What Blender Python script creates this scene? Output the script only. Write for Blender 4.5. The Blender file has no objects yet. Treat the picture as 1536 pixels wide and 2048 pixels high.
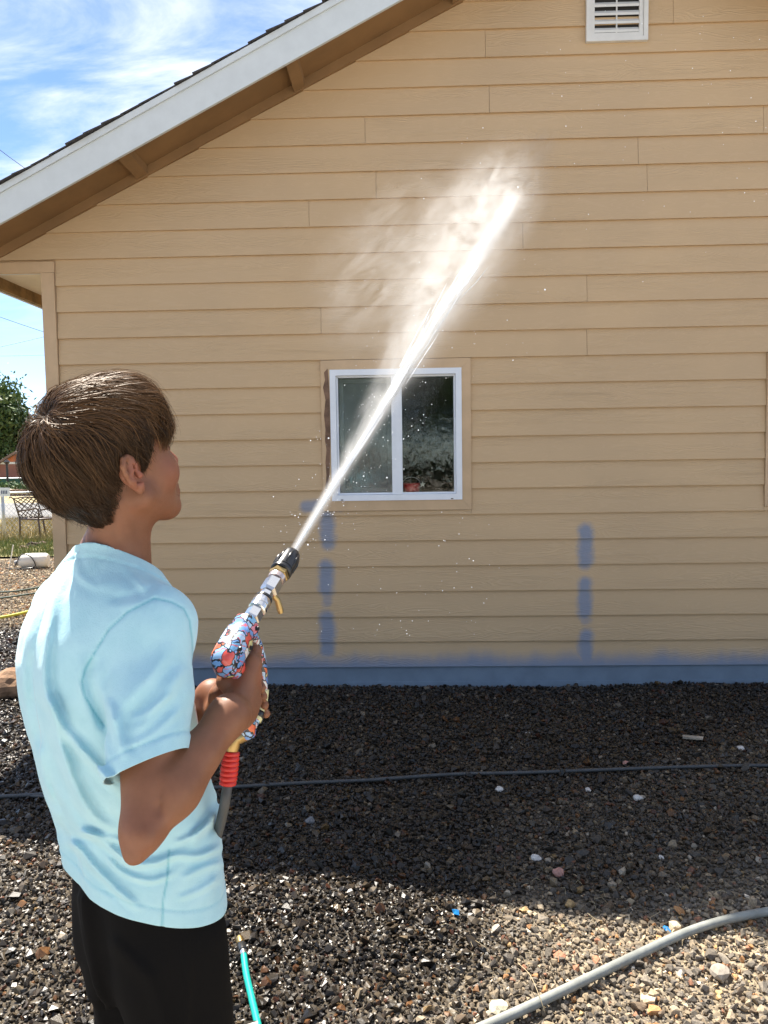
import bpy, bmesh, math, random
import numpy as np
from mathutils import Vector, Matrix
random.seed(7)
rng = np.random.default_rng(7)
S = bpy.context.scene
COL = S.collection
rad = math.radians

# ------------------------------------------------------------------ camera
CAM_H, FPX = 1.62, 1539.0
PITCH, YAW, ROLL = rad(4.212), rad(1.683), rad(-0.838)
WY = 5.326                                   # plane of the gable wall


def _axes():
    cp, sp, cy, sy = math.cos(PITCH), math.sin(PITCH), math.cos(YAW), math.sin(YAW)
    F = np.array([-sy * cp, cy * cp, -sp])
    r = np.array([cy, sy, 0.0])
    u = np.cross(r, F)
    c, s = math.cos(ROLL), math.sin(ROLL)
    return r * c + u * s, u * c - r * s, F


RX, UX, FX = _axes()
CAMP = np.array([0.0, 0.0, CAM_H])
cam = bpy.data.cameras.new('camera')
cam.sensor_fit = 'VERTICAL'
cam.sensor_height = 36.0
cam.lens = FPX / 2048 * 36.0
cam.clip_start, cam.clip_end = 0.02, 2000
camo = bpy.data.objects.new('camera', cam)
camo.matrix_world = Matrix(((RX[0], UX[0], -FX[0], 0), (RX[1], UX[1], -FX[1], 0), (RX[2], UX[2], -FX[2], CAM_H), (0, 0, 0, 1)))
COL.objects.link(camo)
S.camera = camo

# ------------------------------------------------------------------ light
SUN_B, SUN_A = 0.31, 0.53                    # light travels (B, -A, -1)
SUN_EL = math.atan2(1, math.hypot(SUN_A, SUN_B))
SUN_AZ = math.atan2(-SUN_B, SUN_A)           # from +Y towards +X
world = bpy.data.worlds.new('World')
S.world = world
world.use_nodes = True
wn, wl = world.node_tree.nodes, world.node_tree.links
wn.clear()


def wnode(t, **k):
    n = wn.new(t)
    for a, v in k.items():
        setattr(n, a, v)
    return n


w_out, w_bg = wnode('ShaderNodeOutputWorld'), wnode('ShaderNodeBackground')
w_sky = wnode('ShaderNodeTexSky', sky_type='NISHITA')
w_sky.sun_disc = False
w_sky.sun_elevation = SUN_EL
w_sky.sun_rotation = SUN_AZ
w_sky.air_density, w_sky.dust_density, w_sky.ozone_density = 0.65, 0.0, 3.0
w_tc = wnode('ShaderNodeTexCoord')
w_sep = wnode('ShaderNodeSeparateXYZ')
w_add = wnode('ShaderNodeMath', operation='ADD')
w_add.inputs[1].default_value = 0.12
w_mx = wnode('ShaderNodeMath', operation='MAXIMUM')
w_mx.inputs[1].default_value = 0.03
w_div = wnode('ShaderNodeVectorMath', operation='DIVIDE')
w_map = wnode('ShaderNodeMapping')
w_map.inputs['Scale'].default_value = (0.9, 2.1, 1)
w_map.inputs['Rotation'].default_value = (0, 0, 0.9)
w_map.inputs['Location'].default_value = (0.35, 0.2, 0)
w_n = wnode('ShaderNodeTexNoise')
w_n.inputs['Scale'].default_value = 1.5
w_n.inputs['Detail'].default_value = 9
w_n.inputs['Roughness'].default_value = 0.6
w_n.inputs['Distortion'].default_value = 0.6
w_r = wnode('ShaderNodeMapRange', interpolation_type='SMOOTHSTEP')
w_r.inputs['From Min'].default_value = 0.36
w_r.inputs['From Max'].default_value = 0.70
w_hz = wnode('ShaderNodeMapRange')
w_hz.inputs['From Min'].default_value = 0.1
w_hz.inputs['From Max'].default_value = 0.38
w_mul = wnode('ShaderNodeMath', operation='MULTIPLY')
w_mix = wnode('ShaderNodeMix', data_type='RGBA')
w_mix.inputs['B'].default_value = (5.4, 5.6, 6.0, 1)
wl.new(w_tc.outputs['Generated'], w_sep.inputs[0])
wl.new(w_sep.outputs['Z'], w_add.inputs[0])
wl.new(w_add.outputs[0], w_mx.inputs[0])
wl.new(w_tc.outputs['Generated'], w_div.inputs[0])
wl.new(w_mx.outputs[0], w_div.inputs[1])
wl.new(w_div.outputs[0], w_map.inputs['Vector'])
wl.new(w_map.outputs[0], w_n.inputs['Vector'])
wl.new(w_n.outputs['Fac'], w_r.inputs['Value'])
wl.new(w_sep.outputs['Z'], w_hz.inputs['Value'])
wl.new(w_r.outputs['Result'], w_mul.inputs[0])
wl.new(w_hz.outputs['Result'], w_mul.inputs[1])
wl.new(w_mul.outputs[0], w_mix.inputs['Factor'])
wl.new(w_sky.outputs[0], w_mix.inputs['A'])
wl.new(w_mix.outputs['Result'], w_bg.inputs['Color'])
w_bg.inputs['Strength'].default_value = 0.068
wl.new(w_bg.outputs[0], w_out.inputs['Surface'])

sun = bpy.data.lights.new('sun', 'SUN')
sun.energy = 3.8
sun.angle = rad(0.53)
sun.color = (1.0, 0.93, 0.82)
suno = bpy.data.objects.new('sun', sun)
suno.rotation_mode = 'QUATERNION'
suno.rotation_quaternion = Vector((SUN_B, -SUN_A, -1)).to_track_quat('-Z', 'Y')
suno.location = (-6, 10, 20)
COL.objects.link(suno)

S.view_settings.view_transform = 'Standard'
S.view_settings.look = 'None'
S.view_settings.exposure = 1.9
S.view_settings.gamma = 1.0
S.view_settings.use_curve_mapping = False
cy = S.cycles
cy.use_denoising = True
cy.max_bounces = 10
cy.diffuse_bounces = 4
cy.glossy_bounces = 4
cy.transmission_bounces = 6
cy.transparent_max_bounces = 12
cy.volume_bounces = 1
cy.sample_clamp_indirect = 6.0
cy.volume_step_rate = 1.0
cy.caustics_reflective = False
cy.caustics_refractive = False


# ------------------------------------------------------------------ pixel helpers (photograph pixels -> places in the world)
def ray(px, py):
    return FX + (px - 768) / FPX * RX + (1024 - py) / FPX * UX


def wp(px, py, y=WY):
    d = ray(px, py)
    return CAMP + d * (y / d[1])


def gp(px, py, z=0.0):
    d = ray(px, py)
    return CAMP + d * ((z - CAM_H) / d[2])


def dp(px, py, dep):
    return CAMP + ray(px, py) * dep


def proj(P):
    v = np.asarray(P) - CAMP
    w = v @ FX
    return 768 + FPX * (v @ RX) / w, 1024 - FPX * (v @ UX) / w


# ------------------------------------------------------------------ materials
class MT:
    """small wrapper to wire a Principled material"""

    def __init__(s, name, base=(.5, .5, .5), rough=.6, **kw):
        s.m = bpy.data.materials.new(name)
        s.m.use_nodes = True
        s.t = s.m.node_tree
        s.N, s.L = s.t.nodes, s.t.links
        s.b = s.N['Principled BSDF']
        s.b.inputs['Base Color'].default_value = (*base, 1)
        s.b.inputs['Roughness'].default_value = rough
        for k, v in kw.items():
            s.b.inputs[k.replace('_', ' ')].default_value = v

    def n(s, t, ins=None, **k):
        n = s.N.new(t)
        for a, v in k.items():
            setattr(n, a, v)
        for a, v in (ins or {}).items():
            if isinstance(v, bpy.types.NodeSocket):
                s.L.new(v, n.inputs[a])
            else:
                n.inputs[a].default_value = v
        return n

    def math(s, op, a, b=None, c=None, clamp=False):
        n = s.N.new('ShaderNodeMath')
        n.operation = op
        n.use_clamp = clamp
        for i, v in enumerate((a, b, c)):
            if v is None:
                continue
            if isinstance(v, bpy.types.NodeSocket):
                s.L.new(v, n.inputs[i])
            else:
                n.inputs[i].default_value = v
        return n.outputs[0]

    def coord(s, kind='Object'):
        return s.n('ShaderNodeTexCoord').outputs[kind]

    def pos(s):
        return s.n('ShaderNodeNewGeometry').outputs['Position']

    def mapping(s, v, scale=(1, 1, 1), loc=(0, 0, 0), rot=(0, 0, 0)):
        return s.n('ShaderNodeMapping', {'Vector': v, 'Scale': scale, 'Location': loc, 'Rotation': rot}).outputs[0]

    def noise(s, v, scale=5, detail=4, rough=.5, dist=0):
        return s.n('ShaderNodeTexNoise', {'Vector': v, 'Scale': scale, 'Detail': detail, 'Roughness': rough, 'Distortion': dist}).outputs['Fac']

    def rng(s, v, a, b, c=0.0, d=1.0, smooth=True):
        return s.n('ShaderNodeMapRange', {'Value': v, 'From Min': a, 'From Max': b, 'To Min': c, 'To Max': d},
                   interpolation_type='SMOOTHSTEP' if smooth else 'LINEAR').outputs[0]

    def mix(s, f, a, b, blend='MIX'):
        n = s.N.new('ShaderNodeMix')
        n.data_type = 'RGBA'
        n.blend_type = blend
        for k, v in (('Factor', f), ('A', a), ('B', b)):
            if isinstance(v, bpy.types.NodeSocket):
                s.L.new(v, n.inputs[k])
            elif k == 'Factor':
                n.inputs[k].default_value = v
            else:
                n.inputs[k].default_value = (*v, 1)
        return n.outputs['Result']

    def attr(s, name, out='Color'):
        return s.n('ShaderNodeAttribute', attribute_name=name).outputs[out]

    def set(s, **k):
        for a, v in k.items():
            i = s.b.inputs[a.replace('_', ' ')]
            if isinstance(v, bpy.types.NodeSocket):
                s.L.new(v, i)
            else:
                i.default_value = v
        return s

    def bump(s, h, strength=.3, dist=.01, normal=None):
        n = s.n('ShaderNodeBump', {'Height': h, 'Strength': strength, 'Distance': dist})
        if normal is not None:
            s.L.new(normal, n.inputs['Normal'])
        s.L.new(n.outputs[0], s.b.inputs['Normal'])
        return n.outputs[0]


def weathered(name, base, var=.12, rough=.6, scale=6, bump=.15, dist=.003, **kw):
    m = MT(name, base, rough, **kw)
    c = m.coord()
    f = m.noise(c, scale, 6, .6)
    lo = tuple(x * (1 - var) for x in base)
    hi = tuple(min(1, x * (1 + var)) for x in base)
    m.set(Base_Color=m.mix(m.rng(f, .3, .7), lo, hi))
    if bump:
        m.bump(m.noise(c, scale * 12, 4, .6), bump, dist)
    return m.m


# ------------------------------------------------------------------ object helpers
def link(name, me, parent=None, mat=None, kind=None):
    o = bpy.data.objects.new(name, me)
    COL.objects.link(o)
    if mat is not None:
        me.materials.append(mat)
    if parent is not None:
        o.parent = parent
    if kind:
        o['kind'] = kind
    return o


def tag(o, label, cat, group=None):
    o['label'] = label
    o['category'] = cat
    if group:
        o['group'] = group
    return o


def thing(name, label, cat, loc=(0, 0, 0), group=None):
    o = bpy.data.objects.new(name, None)
    o.empty_display_size = .1
    COL.objects.link(o)
    o.location = loc
    return tag(o, label, cat, group)


def kid(name, me, parent, mat=None, kind=None, label=None):
    """child mesh given in world coordinates, under an unrotated parent"""
    o = link(name, me, parent, mat, kind)
    p = parent
    off = Vector((0, 0, 0))
    while p is not None:
        off += p.location
        p = p.parent
    o.location = -off
    if label:
        o['label'] = label
    return o


class B:
    """collects simple shapes into one bmesh, world coordinates"""

    def __init__(s):
        s.bm = bmesh.new()

    def faces(s, vs, fs):
        v = [s.bm.verts.new(tuple(map(float, p))) for p in vs]
        for f in fs:
            try:
                s.bm.faces.new([v[i] for i in f])
            except ValueError:
                pass
        return v

    def box(s, lo, hi):
        x0, y0, z0 = lo
        x1, y1, z1 = hi
        s.faces([(x0, y0, z0), (x1, y0, z0), (x1, y1, z0), (x0, y1, z0), (x0, y0, z1), (x1, y0, z1), (x1, y1, z1), (x0, y1, z1)],
                [(0, 3, 2, 1), (4, 5, 6, 7), (0, 1, 5, 4), (1, 2, 6, 5), (2, 3, 7, 6), (3, 0, 4, 7)])
        return s

    def prism(s, poly, fy, by):
        """poly in (x, z), front and back given as y or as a function of (x, z)"""
        ff = fy if callable(fy) else (lambda x, z: fy)
        fb = by if callable(by) else (lambda x, z: by)
        n = len(poly)
        vs = [(x, ff(x, z), z) for x, z in poly] + [(x, fb(x, z), z) for x, z in poly]
        s.faces(vs, [tuple(range(n)), tuple(range(2 * n - 1, n - 1, -1))] + [(i, i + n, (i + 1) % n + n, (i + 1) % n) for i in range(n)])
        return s

    def tube(s, pts, r, seg=10, cap=True, flat=None):
        pts = [Vector(map(float, p)) for p in pts]
        rs = r if hasattr(r, '__len__') else [r] * len(pts)
        rings = []
        up = None
        for i, p in enumerate(pts):
            t = (pts[min(i + 1, len(pts) - 1)] - pts[max(i - 1, 0)]).normalized()
            if up is None:
                up = Vector((0, 0, 1)) if abs(t.z) < .9 else Vector((1, 0, 0))
            u = (up - up.dot(t) * t).normalized()
            up = u
            w = t.cross(u)
            rings.append([s.bm.verts.new(p + (u * math.cos(2 * math.pi * k / seg) + w * math.sin(2 * math.pi * k / seg)) * rs[i]) for k in range(seg)])
        for a, b in zip(rings, rings[1:]):
            for k in range(seg):
                s.bm.faces.new((a[k], a[(k + 1) % seg], b[(k + 1) % seg], b[k]))
        if cap:
            s.bm.faces.new(rings[0][::-1])
            s.bm.faces.new(rings[-1])
        return s

    def bevel(s, w, seg=2, ang=30):
        es = [e for e in s.bm.edges if len(e.link_faces) == 2 and e.calc_face_angle(0) > rad(ang)]
        bmesh.ops.bevel(s.bm, geom=es, offset=w, segments=seg, profile=.5, affect='EDGES', clamp_overlap=True)
        return s

    def mesh(s, name, smooth=False):
        bmesh.ops.recalc_face_normals(s.bm, faces=s.bm.faces[:])
        me = bpy.data.meshes.new(name)
        s.bm.to_mesh(me)
        s.bm.free()
        if smooth:
            me.polygons.foreach_set('use_smooth', [True] * len(me.polygons))
            if smooth is not True:
                me.set_sharp_from_angle(angle=rad(smooth))
        return me


def np_mesh(name, V, Fc, smooth=False):
    """V (n,3), Fc (m,k) faces of k corners"""
    me = bpy.data.meshes.new(name)
    V = np.ascontiguousarray(V, np.float32)
    Fc = np.ascontiguousarray(Fc, np.int32)
    m, k = Fc.shape
    me.vertices.add(len(V))
    me.vertices.foreach_set('co', V.ravel())
    me.loops.add(m * k)
    me.loops.foreach_set('vertex_index', Fc.ravel())
    me.polygons.add(m)
    me.polygons.foreach_set('loop_start', np.arange(0, m * k, k, dtype=np.int32))
    me.polygons.foreach_set('loop_total', np.full(m, k, np.int32))
    me.polygons.foreach_set('use_smooth', np.full(m, bool(smooth)))
    me.update(calc_edges=True)
    return me


def set_col(me, name, rgb):
    a = me.attributes.new(name, 'FLOAT_COLOR', 'POINT')
    c = np.ones((len(rgb), 4), np.float32)
    c[:, :3] = rgb
    a.data.foreach_set('color', c.ravel())


def set_val(me, name, v):
    a = me.attributes.new(name, 'FLOAT', 'POINT')
    a.data.foreach_set('value', np.ascontiguousarray(v, np.float32))


def clip(poly, a, b, c):
    """keep the part of the (x,z) polygon where a*x + b*z + c >= 0"""
    out = []
    for i, p in enumerate(poly):
        q = poly[(i + 1) % len(poly)]
        dp_, dq = a * p[0] + b * p[1] + c, a * q[0] + b * q[1] + c
        if dp_ >= 0:
            out.append(p)
        if (dp_ >= 0) != (dq >= 0):
            t = dp_ / (dp_ - dq)
            out.append((p[0] + t * (q[0] - p[0]), p[1] + t * (q[1] - p[1])))
    return out


def spline(pts, n=10):
    P = [np.asarray(p, float) for p in pts]
    P = [2 * P[0] - P[1]] + P + [2 * P[-1] - P[-2]]
    out = []
    for i in range(1, len(P) - 2):
        for k in range(n):
            t = k / n
            a, b, c, d = P[i - 1:i + 3]
            out.append(.5 * (2 * b + (c - a) * t + (2 * a - 5 * b + 4 * c - d) * t * t + (3 * b - a - 3 * c + d) * t ** 3))
    out.append(P[-2])
    return out


def sstep(x, a, b):
    t = np.clip((x - a) / (b - a), 0, 1)
    return t * t * (3 - 2 * t)

# ================================================================== the house
EXPO = 0.178                                 # siding exposure
Z25 = 0.138
PEAK = 1.41                                  # gable peak over x
RX1 = 2 * PEAK + 2.47                        # right-hand corner of the wall
OVER = 0.45                                  # rake overhang
TAN = (0.55, 0.388, 0.222)


def roofz(x, off):
    return .5 * (x if x <= PEAK else 2 * PEAK - x) + off


house = thing('house', 'tan house gable with lap siding and white trimmed shingle roof', 'house', (-2.43, WY, 0))

# siding paint: base tan, grain embossed in the boards, blue primer strokes brushed on, pale spray marks
sd = MT('siding_paint', TAN, .55)
P = sd.pos()
xyz = sd.n('ShaderNodeSeparateXYZ', {0: P})
X, Z = xyz.outputs['X'], xyz.outputs['Z']
rnd = sd.n('ShaderNodeObjectInfo').outputs['Random']
off = sd.n('ShaderNodeCombineXYZ', {'X': sd.math('MULTIPLY', rnd, 37.0), 'Z': sd.math('MULTIPLY', rnd, 91.0)}).outputs[0]
gp_ = sd.n('ShaderNodeVectorMath', {0: P, 1: off}, operation='ADD').outputs[0]
gm = sd.mapping(gp_, (.75, 1, 9))
warp = sd.noise(gm, 1.3, 2, .5)
gn = sd.noise(sd.mapping(gp_, (.85, 1, 6.2)), 1.9, 3, .42, .35)
grain = sd.math('ADD', sd.math('MULTIPLY', sd.math('SINE', sd.math('MULTIPLY', gn, 118.0)), .5), .5)
patch = sd.rng(sd.noise(gm, .9, 2, .5), .42, .62)
gh = sd.math('MULTIPLY', sd.rng(grain, .35, .95, 0, 1, False), sd.math('ADD', sd.math('MULTIPLY', patch, .85), .15))
fine = sd.noise(sd.mapping(P, (1, 1, 1)), 260, 3, .6)
height = sd.math('ADD', gh, sd.math('MULTIPLY', fine, .16))
sd.bump(height, .5, .0024)
tone = sd.noise(P, 1.1, 5, .6)
c0 = sd.mix(sd.rng(tone, .3, .7), tuple(v * .95 for v in TAN), tuple(v * 1.05 for v in TAN))
c0 = sd.mix(sd.math('MULTIPLY', rnd, .16), c0, (.50, .35, .205))
c0 = sd.mix(sd.math('MULTIPLY', sd.rng(grain, .75, 1), .10), c0, (.68, .51, .33))
bn = sd.noise(P, 9, 3, .55)
bn2 = sd.noise(P, 60, 2, .5)
masks = []


def stroke(px, y0, y1, w, soft=.05, k=1.0):
    a, b_ = wp(px, y0), wp(px, y1)
    xc, zc, hh = a[0], (a[2] + b_[2]) / 2, max(.001, (a[2] - b_[2]) / 2 - w)
    dx = sd.math('ADD', sd.math('SUBTRACT', X, float(xc)), sd.math('MULTIPLY', sd.math('SUBTRACT', bn, .5), .06))
    dz = sd.math('MAXIMUM', sd.math('SUBTRACT', sd.math('ABSOLUTE', sd.math('SUBTRACT', Z, float(zc))), float(hh)), 0.0)
    d = sd.math('SQRT', sd.math('ADD', sd.math('MULTIPLY', dx, dx), sd.math('MULTIPLY', dz, dz)))
    d = sd.math('ADD', d, sd.math('MULTIPLY', sd.math('SUBTRACT', bn2, .5), .02))
    masks.append(sd.rng(d, w + soft * .5, w - soft * .35, 0, k))


stroke(655, 1022, 1098, .045, .07, .8)
stroke(652, 1120, 1192, .045, .075, .85)
stroke(653, 1185, 1212, .030, .05, .55)
stroke(654, 1222, 1312, .045, .075, .85)
stroke(1170, 1048, 1136, .042, .07, .85)
stroke(1168, 1155, 1238, .042, .07, .85)
stroke(1170, 1225, 1248, .035, .05, .5)
stroke(1171, 1258, 1335, .042, .07, .85)
# cross stroke beside the window
a_, b_ = wp(612, 1012), wp(678, 1018)
dxm = sd.math('MAXIMUM', sd.math('SUBTRACT', sd.math('ABSOLUTE', sd.math('SUBTRACT', X, float((a_[0] + b_[0]) / 2))), float((b_[0] - a_[0]) / 2)), 0.0)
dzm = sd.math('SUBTRACT', Z, float(a_[2]))
dd = sd.math('SQRT', sd.math('ADD', sd.math('MULTIPLY', dxm, dxm), sd.math('MULTIPLY', dzm, dzm)))
masks.append(sd.rng(sd.math('ADD', dd, sd.math('MULTIPLY', sd.math('SUBTRACT', bn, .5), .05)), .065, .02, 0, .75))
# band along the foot of the wall
foot = sd.math('ADD', Z, sd.math('MULTIPLY', sd.math('SUBTRACT', sd.noise(sd.mapping(P, (1, 0, 0)), 3.2, 3, .6), .5), -.16))
foot = sd.math('ADD', foot, sd.math('MULTIPLY', sd.math('SUBTRACT', bn2, .5), .02))
masks.append(sd.rng(foot, .275, .135, 0, .9))
mm = masks[0]
for k in masks[1:]:
    mm = sd.math('MAXIMUM', mm, k)
BLUE = (0.18, 0.24, 0.35)
c1 = sd.mix(mm, c0, BLUE)
# pale flecks spattered over the upper right
vor = sd.n('ShaderNodeTexVoronoi', {'Vector': P, 'Scale': 9.0}, feature='F1')
fl = sd.math('LESS_THAN', vor.outputs['Distance'], sd.math('MULTIPLY', sd.rng(sd.n('ShaderNodeSeparateColor', {0: vor.outputs['Color']}).outputs[0], .72, 1, 0, .05), 1.0))
fl = sd.math('MULTIPLY', fl, sd.math('MULTIPLY', sd.rng(X, .3, 1.2), sd.rng(Z, 2.6, 3.4)))
c1 = sd.mix(sd.math('MULTIPLY', fl, .45), c1, (.8, .72, .6))
sd.set(Base_Color=c1, Roughness=sd.rng(tone, .3, .7, .5, .68))
M_SIDING = sd.m

M_TRIM = weathered('tan_trim_paint', (.55, .385, .23), .08, .6, 5, .12, .002)
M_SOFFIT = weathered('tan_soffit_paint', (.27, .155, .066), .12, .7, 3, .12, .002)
M_WHITE = weathered('white_fascia_paint', (.61, .645, .645), .04, .45, 8, .05, .001)
M_CREAM = weathered('cream_plywood', (.80, .74, .60), .08, .7, 4, .1, .002)
M_OLDWOOD = weathered('weathered_bare_wood', (.17, .10, .065), .45, .85, 9, .5, .006)
M_STAIN = weathered('stained_fascia_back', (.26, .17, .075), .35, .8, 9, .3, .004)
M_SHINGLE = weathered('asphalt_shingle', (.055, .05, .047), .35, .95, 30, .6, .004)
M_BLUE = weathered('blue_skirt_paint', (.175, .232, .305), .10, .55, 7, .25, .003)
M_VINYL = weathered('white_vinyl', (.76, .80, .86), .03, .32, 10, .03, .001)
M_VENT = weathered('white_vent_plastic', (.70, .69, .65), .05, .5, 10, .05, .001)
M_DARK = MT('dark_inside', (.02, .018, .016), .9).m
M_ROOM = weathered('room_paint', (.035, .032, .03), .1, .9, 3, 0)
M_GREYV = weathered('grey_screen_frame', (.38, .38, .37), .06, .5, 10, .05, .001)

# backing wall round the window openings
WIN = (-.513, .384, 1.310, 2.207)            # window frame outline x0 x1 z0 z1
CAS = (-.575, .447, 1.240, 2.271)
WIN2 = tuple(v + (3.012 if i < 2 else -.004) for i, v in enumerate(WIN))
CAS2 = tuple(v + (3.012 if i < 2 else -.004) for i, v in enumerate(CAS))
wall = B()
zt = Z25 + EXPO * 13
for x0, x1 in ((-2.47, WIN[0]), (WIN[1], WIN2[0]), (WIN2[1], RX1)):
    wall.box((x0, WY + .002, -.05), (x1, WY + .12, 2.30))
for w in (WIN, WIN2):
    wall.box((w[0], WY + .002, -.05), (w[1], WY + .12, w[2]))
    wall.box((w[0], WY + .002, w[3]), (w[1], WY + .12, 2.30))
gable = clip(clip([(-2.47, 2.30), (RX1, 2.30), (RX1, 6), (-2.47, 6)], .5, -1, 4.42), -.5, -1, 4.42 + PEAK)
wall.prism(gable, WY + .002, WY + .12)
gwall = kid('wall', wall.mesh('wall'), house, M_TRIM)

# lap siding, every board a piece of its own
JOINTS = {2: [970], 1: [1345], 4: [978], 5: [730, 1525], 6: [1275], 7: [752, 1293], 8: [618], 9: [1045], 11: [1173], 12: [642], 13: [1173]}


def front(z0):
    return lambda x, z: WY - (.0225 - .0165 * (z - z0) / EXPO)


def board(poly, z0):
    if len(poly) < 3:
        return
    jit = random.uniform(-.0007, .0007)
    f = front(z0)
    kid('siding_board', B().prism(poly, lambda x, z: f(x, z) + jit, WY).mesh('siding_board'), gwall, M_SIDING)


for i in range(25, -4, -1):
    z0 = Z25 + (25 - i) * EXPO + .0015
    z1 = z0 + EXPO + .004
    left = -2.386 if z0 < 2.9 else -2.96
    xs = [left] + [float(wp(px, 5 + (i - .5) * 53.5)[0]) for px in JOINTS.get(i, [])]
    x = xs[-1]
    while x + 3.66 < RX1 - .3:
        x = max(2.55, x) + random.uniform(.1, 2.2)
        xs.append(x)
    xs.append(RX1 - .084)
    for xa, xb in zip(xs, xs[1:]):
        spans = [(xa, xb)]
        lowcut = {}
        for cs in (CAS, CAS2):
            if z0 < cs[3] - .02 and z1 > cs[2] + .02:
                new = []
                for a, b in spans:
                    if b <= cs[0] or a >= cs[1]:
                        new.append((a, b))
                    else:
                        if a < cs[0]:
                            new.append((a, cs[0]))
                        if b > cs[1]:
                            new.append((cs[1], b))
                        if z0 < cs[2]:
                            lowcut[(max(a, cs[0]), min(b, cs[1]))] = cs[2]
                spans = new
        for a, b in spans:
            poly = [(a + .0012, z0), (b - .0012, z0), (b - .0012, z1), (a + .0012, z1)]
            poly = clip(clip(poly, .5, -1, 4.405), -.5, -1, 4.405 + PEAK)
            board(poly, z0)
        for (a, b), zc in lowcut.items():
            board([(a, z0), (b, z0), (b, zc - .002), (a, zc - .002)], z0)

# skirt board and its little ledge
kid('skirt_board', B().box((-2.46, WY - .006, -.06), (RX1, WY + .001, Z25)).mesh('skirt_board'), house, M_BLUE)
kid('skirt_ledge', B().box((-2.46, WY - .012, -.06), (RX1, WY - .0062, .028)).mesh('skirt_ledge'), house, M_BLUE)
# corner boards
kid('corner_board', B().box((-2.478, WY - .032, -.02), (-2.388, WY + .06, 2.897)).bevel(.003, 1).mesh('corner_board'), house, M_TRIM)
kid('corner_board', B().box((RX1 - .082, WY - .032, -.02), (RX1 + .008, WY + .06, 2.897)).bevel(.003, 1).mesh('corner_board'), house, M_TRIM)
# boxed return under the gable ends
kid('return_trim', B().box((-2.985, WY - .027, 2.900), (-2.386, WY - .001, 2.972)).bevel(.003, 1).mesh('return_trim'), house, M_TRIM)
kid('return_panel', B().prism(clip([(-2.96, 2.973), (-2.386, 2.973), (-2.386, 3.1), (-2.96, 3.1)], .5, -1, 4.42), WY + .001, WY + .03).mesh('return_panel'), house, M_TRIM)
kid('return_underside', B().box((-2.985, WY + .0, 2.899), (-2.479, WY + .02, 2.912)).mesh('return_underside'), house, M_WHITE)

# roof: deck, rake fascias, soffits, look-outs, shingles
YF = WY - OVER
YB = WY + 9.0
XE = -2.97                                   # eave line


def slope_slab(name, x0, x1, y0, y1, off0, off1, mat, parent, bev=0):
    poly = [(x0, roofz(x0, off0)), (x1, roofz(x1, off0)), (x1, roofz(x1, off1)), (x0, roofz(x0, off1))]
    b = B().prism(poly, y0, y1)
    if bev:
        b.bevel(bev, 1)
    return kid(name, b.mesh(name), parent, mat)


XR = 2 * PEAK - XE
roof = slope_slab('roof', XE, PEAK, YF + .03, YB, 4.53, 4.565, M_SHINGLE, house)
slope_slab('roof_deck', PEAK, XR, YF + .03, YB, 4.53, 4.565, M_SHINGLE, roof)
for x0, x1 in ((XE, PEAK), (PEAK, XR)):
    slope_slab('rake_fascia', x0, x1, YF, YF + .022, 4.368, 4.545, M_WHITE, roof, .003)
    slope_slab('rake_trim', x0, x1, YF - .012, YF + .02, 4.5455, 4.588, M_WHITE, roof, .003)
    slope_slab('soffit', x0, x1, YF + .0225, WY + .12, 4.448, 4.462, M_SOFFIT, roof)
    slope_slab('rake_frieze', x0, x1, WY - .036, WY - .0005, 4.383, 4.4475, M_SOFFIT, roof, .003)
for px, py in ((268, 340), (592, 158), (918, -20)):
    p = wp(px, py, WY - .2)
    x = p[0]
    for xx in (x, 2 * PEAK - x):
        s_ = 1 if xx < PEAK else -1
        b = B().prism([(xx - .035, roofz(xx, 4.447) - s_ * .0175), (xx - .035, roofz(xx, 4.392) - s_ * .0175), (xx + .035, roofz(xx, 4.392) + s_ * .0175), (xx + .035, roofz(xx, 4.447) + s_ * .0175)], YF + .0225, WY - .0365)
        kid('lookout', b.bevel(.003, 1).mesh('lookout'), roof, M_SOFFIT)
# shingles: rake edge tabs visible against the sky, thicker and uneven; two courses back from the edge
sh_meshes = []
for k in range(5):
    r2 = random.Random(k)
    j = [r2.uniform(-.014, .014) for _ in range(6)]
    L = .148
    b = B()
    b.faces([(0, j[0], 0), (L, j[1], .003), (L, .34, .003), (0, .34, 0), (0, j[0] + j[2] * .2, .010 + j[3] * .2), (L, j[1], .011 + j[4] * .1), (L, .34, .009), (0, .34, .009)],
            [(0, 3, 2, 1), (4, 5, 6, 7), (0, 1, 5, 4), (1, 2, 6, 5), (2, 3, 7, 6), (3, 0, 4, 7)])
    me = b.mesh('shingle')
    me.materials.append(M_SHINGLE)
    sh_meshes.append(me)
hx = 1 / math.sqrt(1.25)
n_sh = int((PEAK - XE) / (.128 * hx))
for side in (0, 1):
    for k in range(n_sh):
        x = XE - .02 + k * .128 * hx
        for row in range(2):
            o = link('shingle', random.choice(sh_meshes), roof)
            lift = .004 + random.uniform(0, .006)
            xx = x if side == 0 else 2 * PEAK - x
            o.location = Vector((xx, YF - .022 + row * .3 + random.uniform(-.010, .006), roofz(xx, 4.589 + lift + row * .002)))
            tilt = math.atan(.5) - rad(2.8)
            if side == 0:
                o.rotation_euler = (0, -tilt, 0)
            else:
                o.rotation_euler = (0, math.pi + tilt, 0)
                o.scale = (1, 1, -1)
# rest of the roof covering
for x0, x1 in ((XE - .02, PEAK), (PEAK, XR + .02)):
    slope_slab('roof_covering', x0, x1, YF + .6, YB, 4.566, 4.60, M_SHINGLE, roof)
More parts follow.
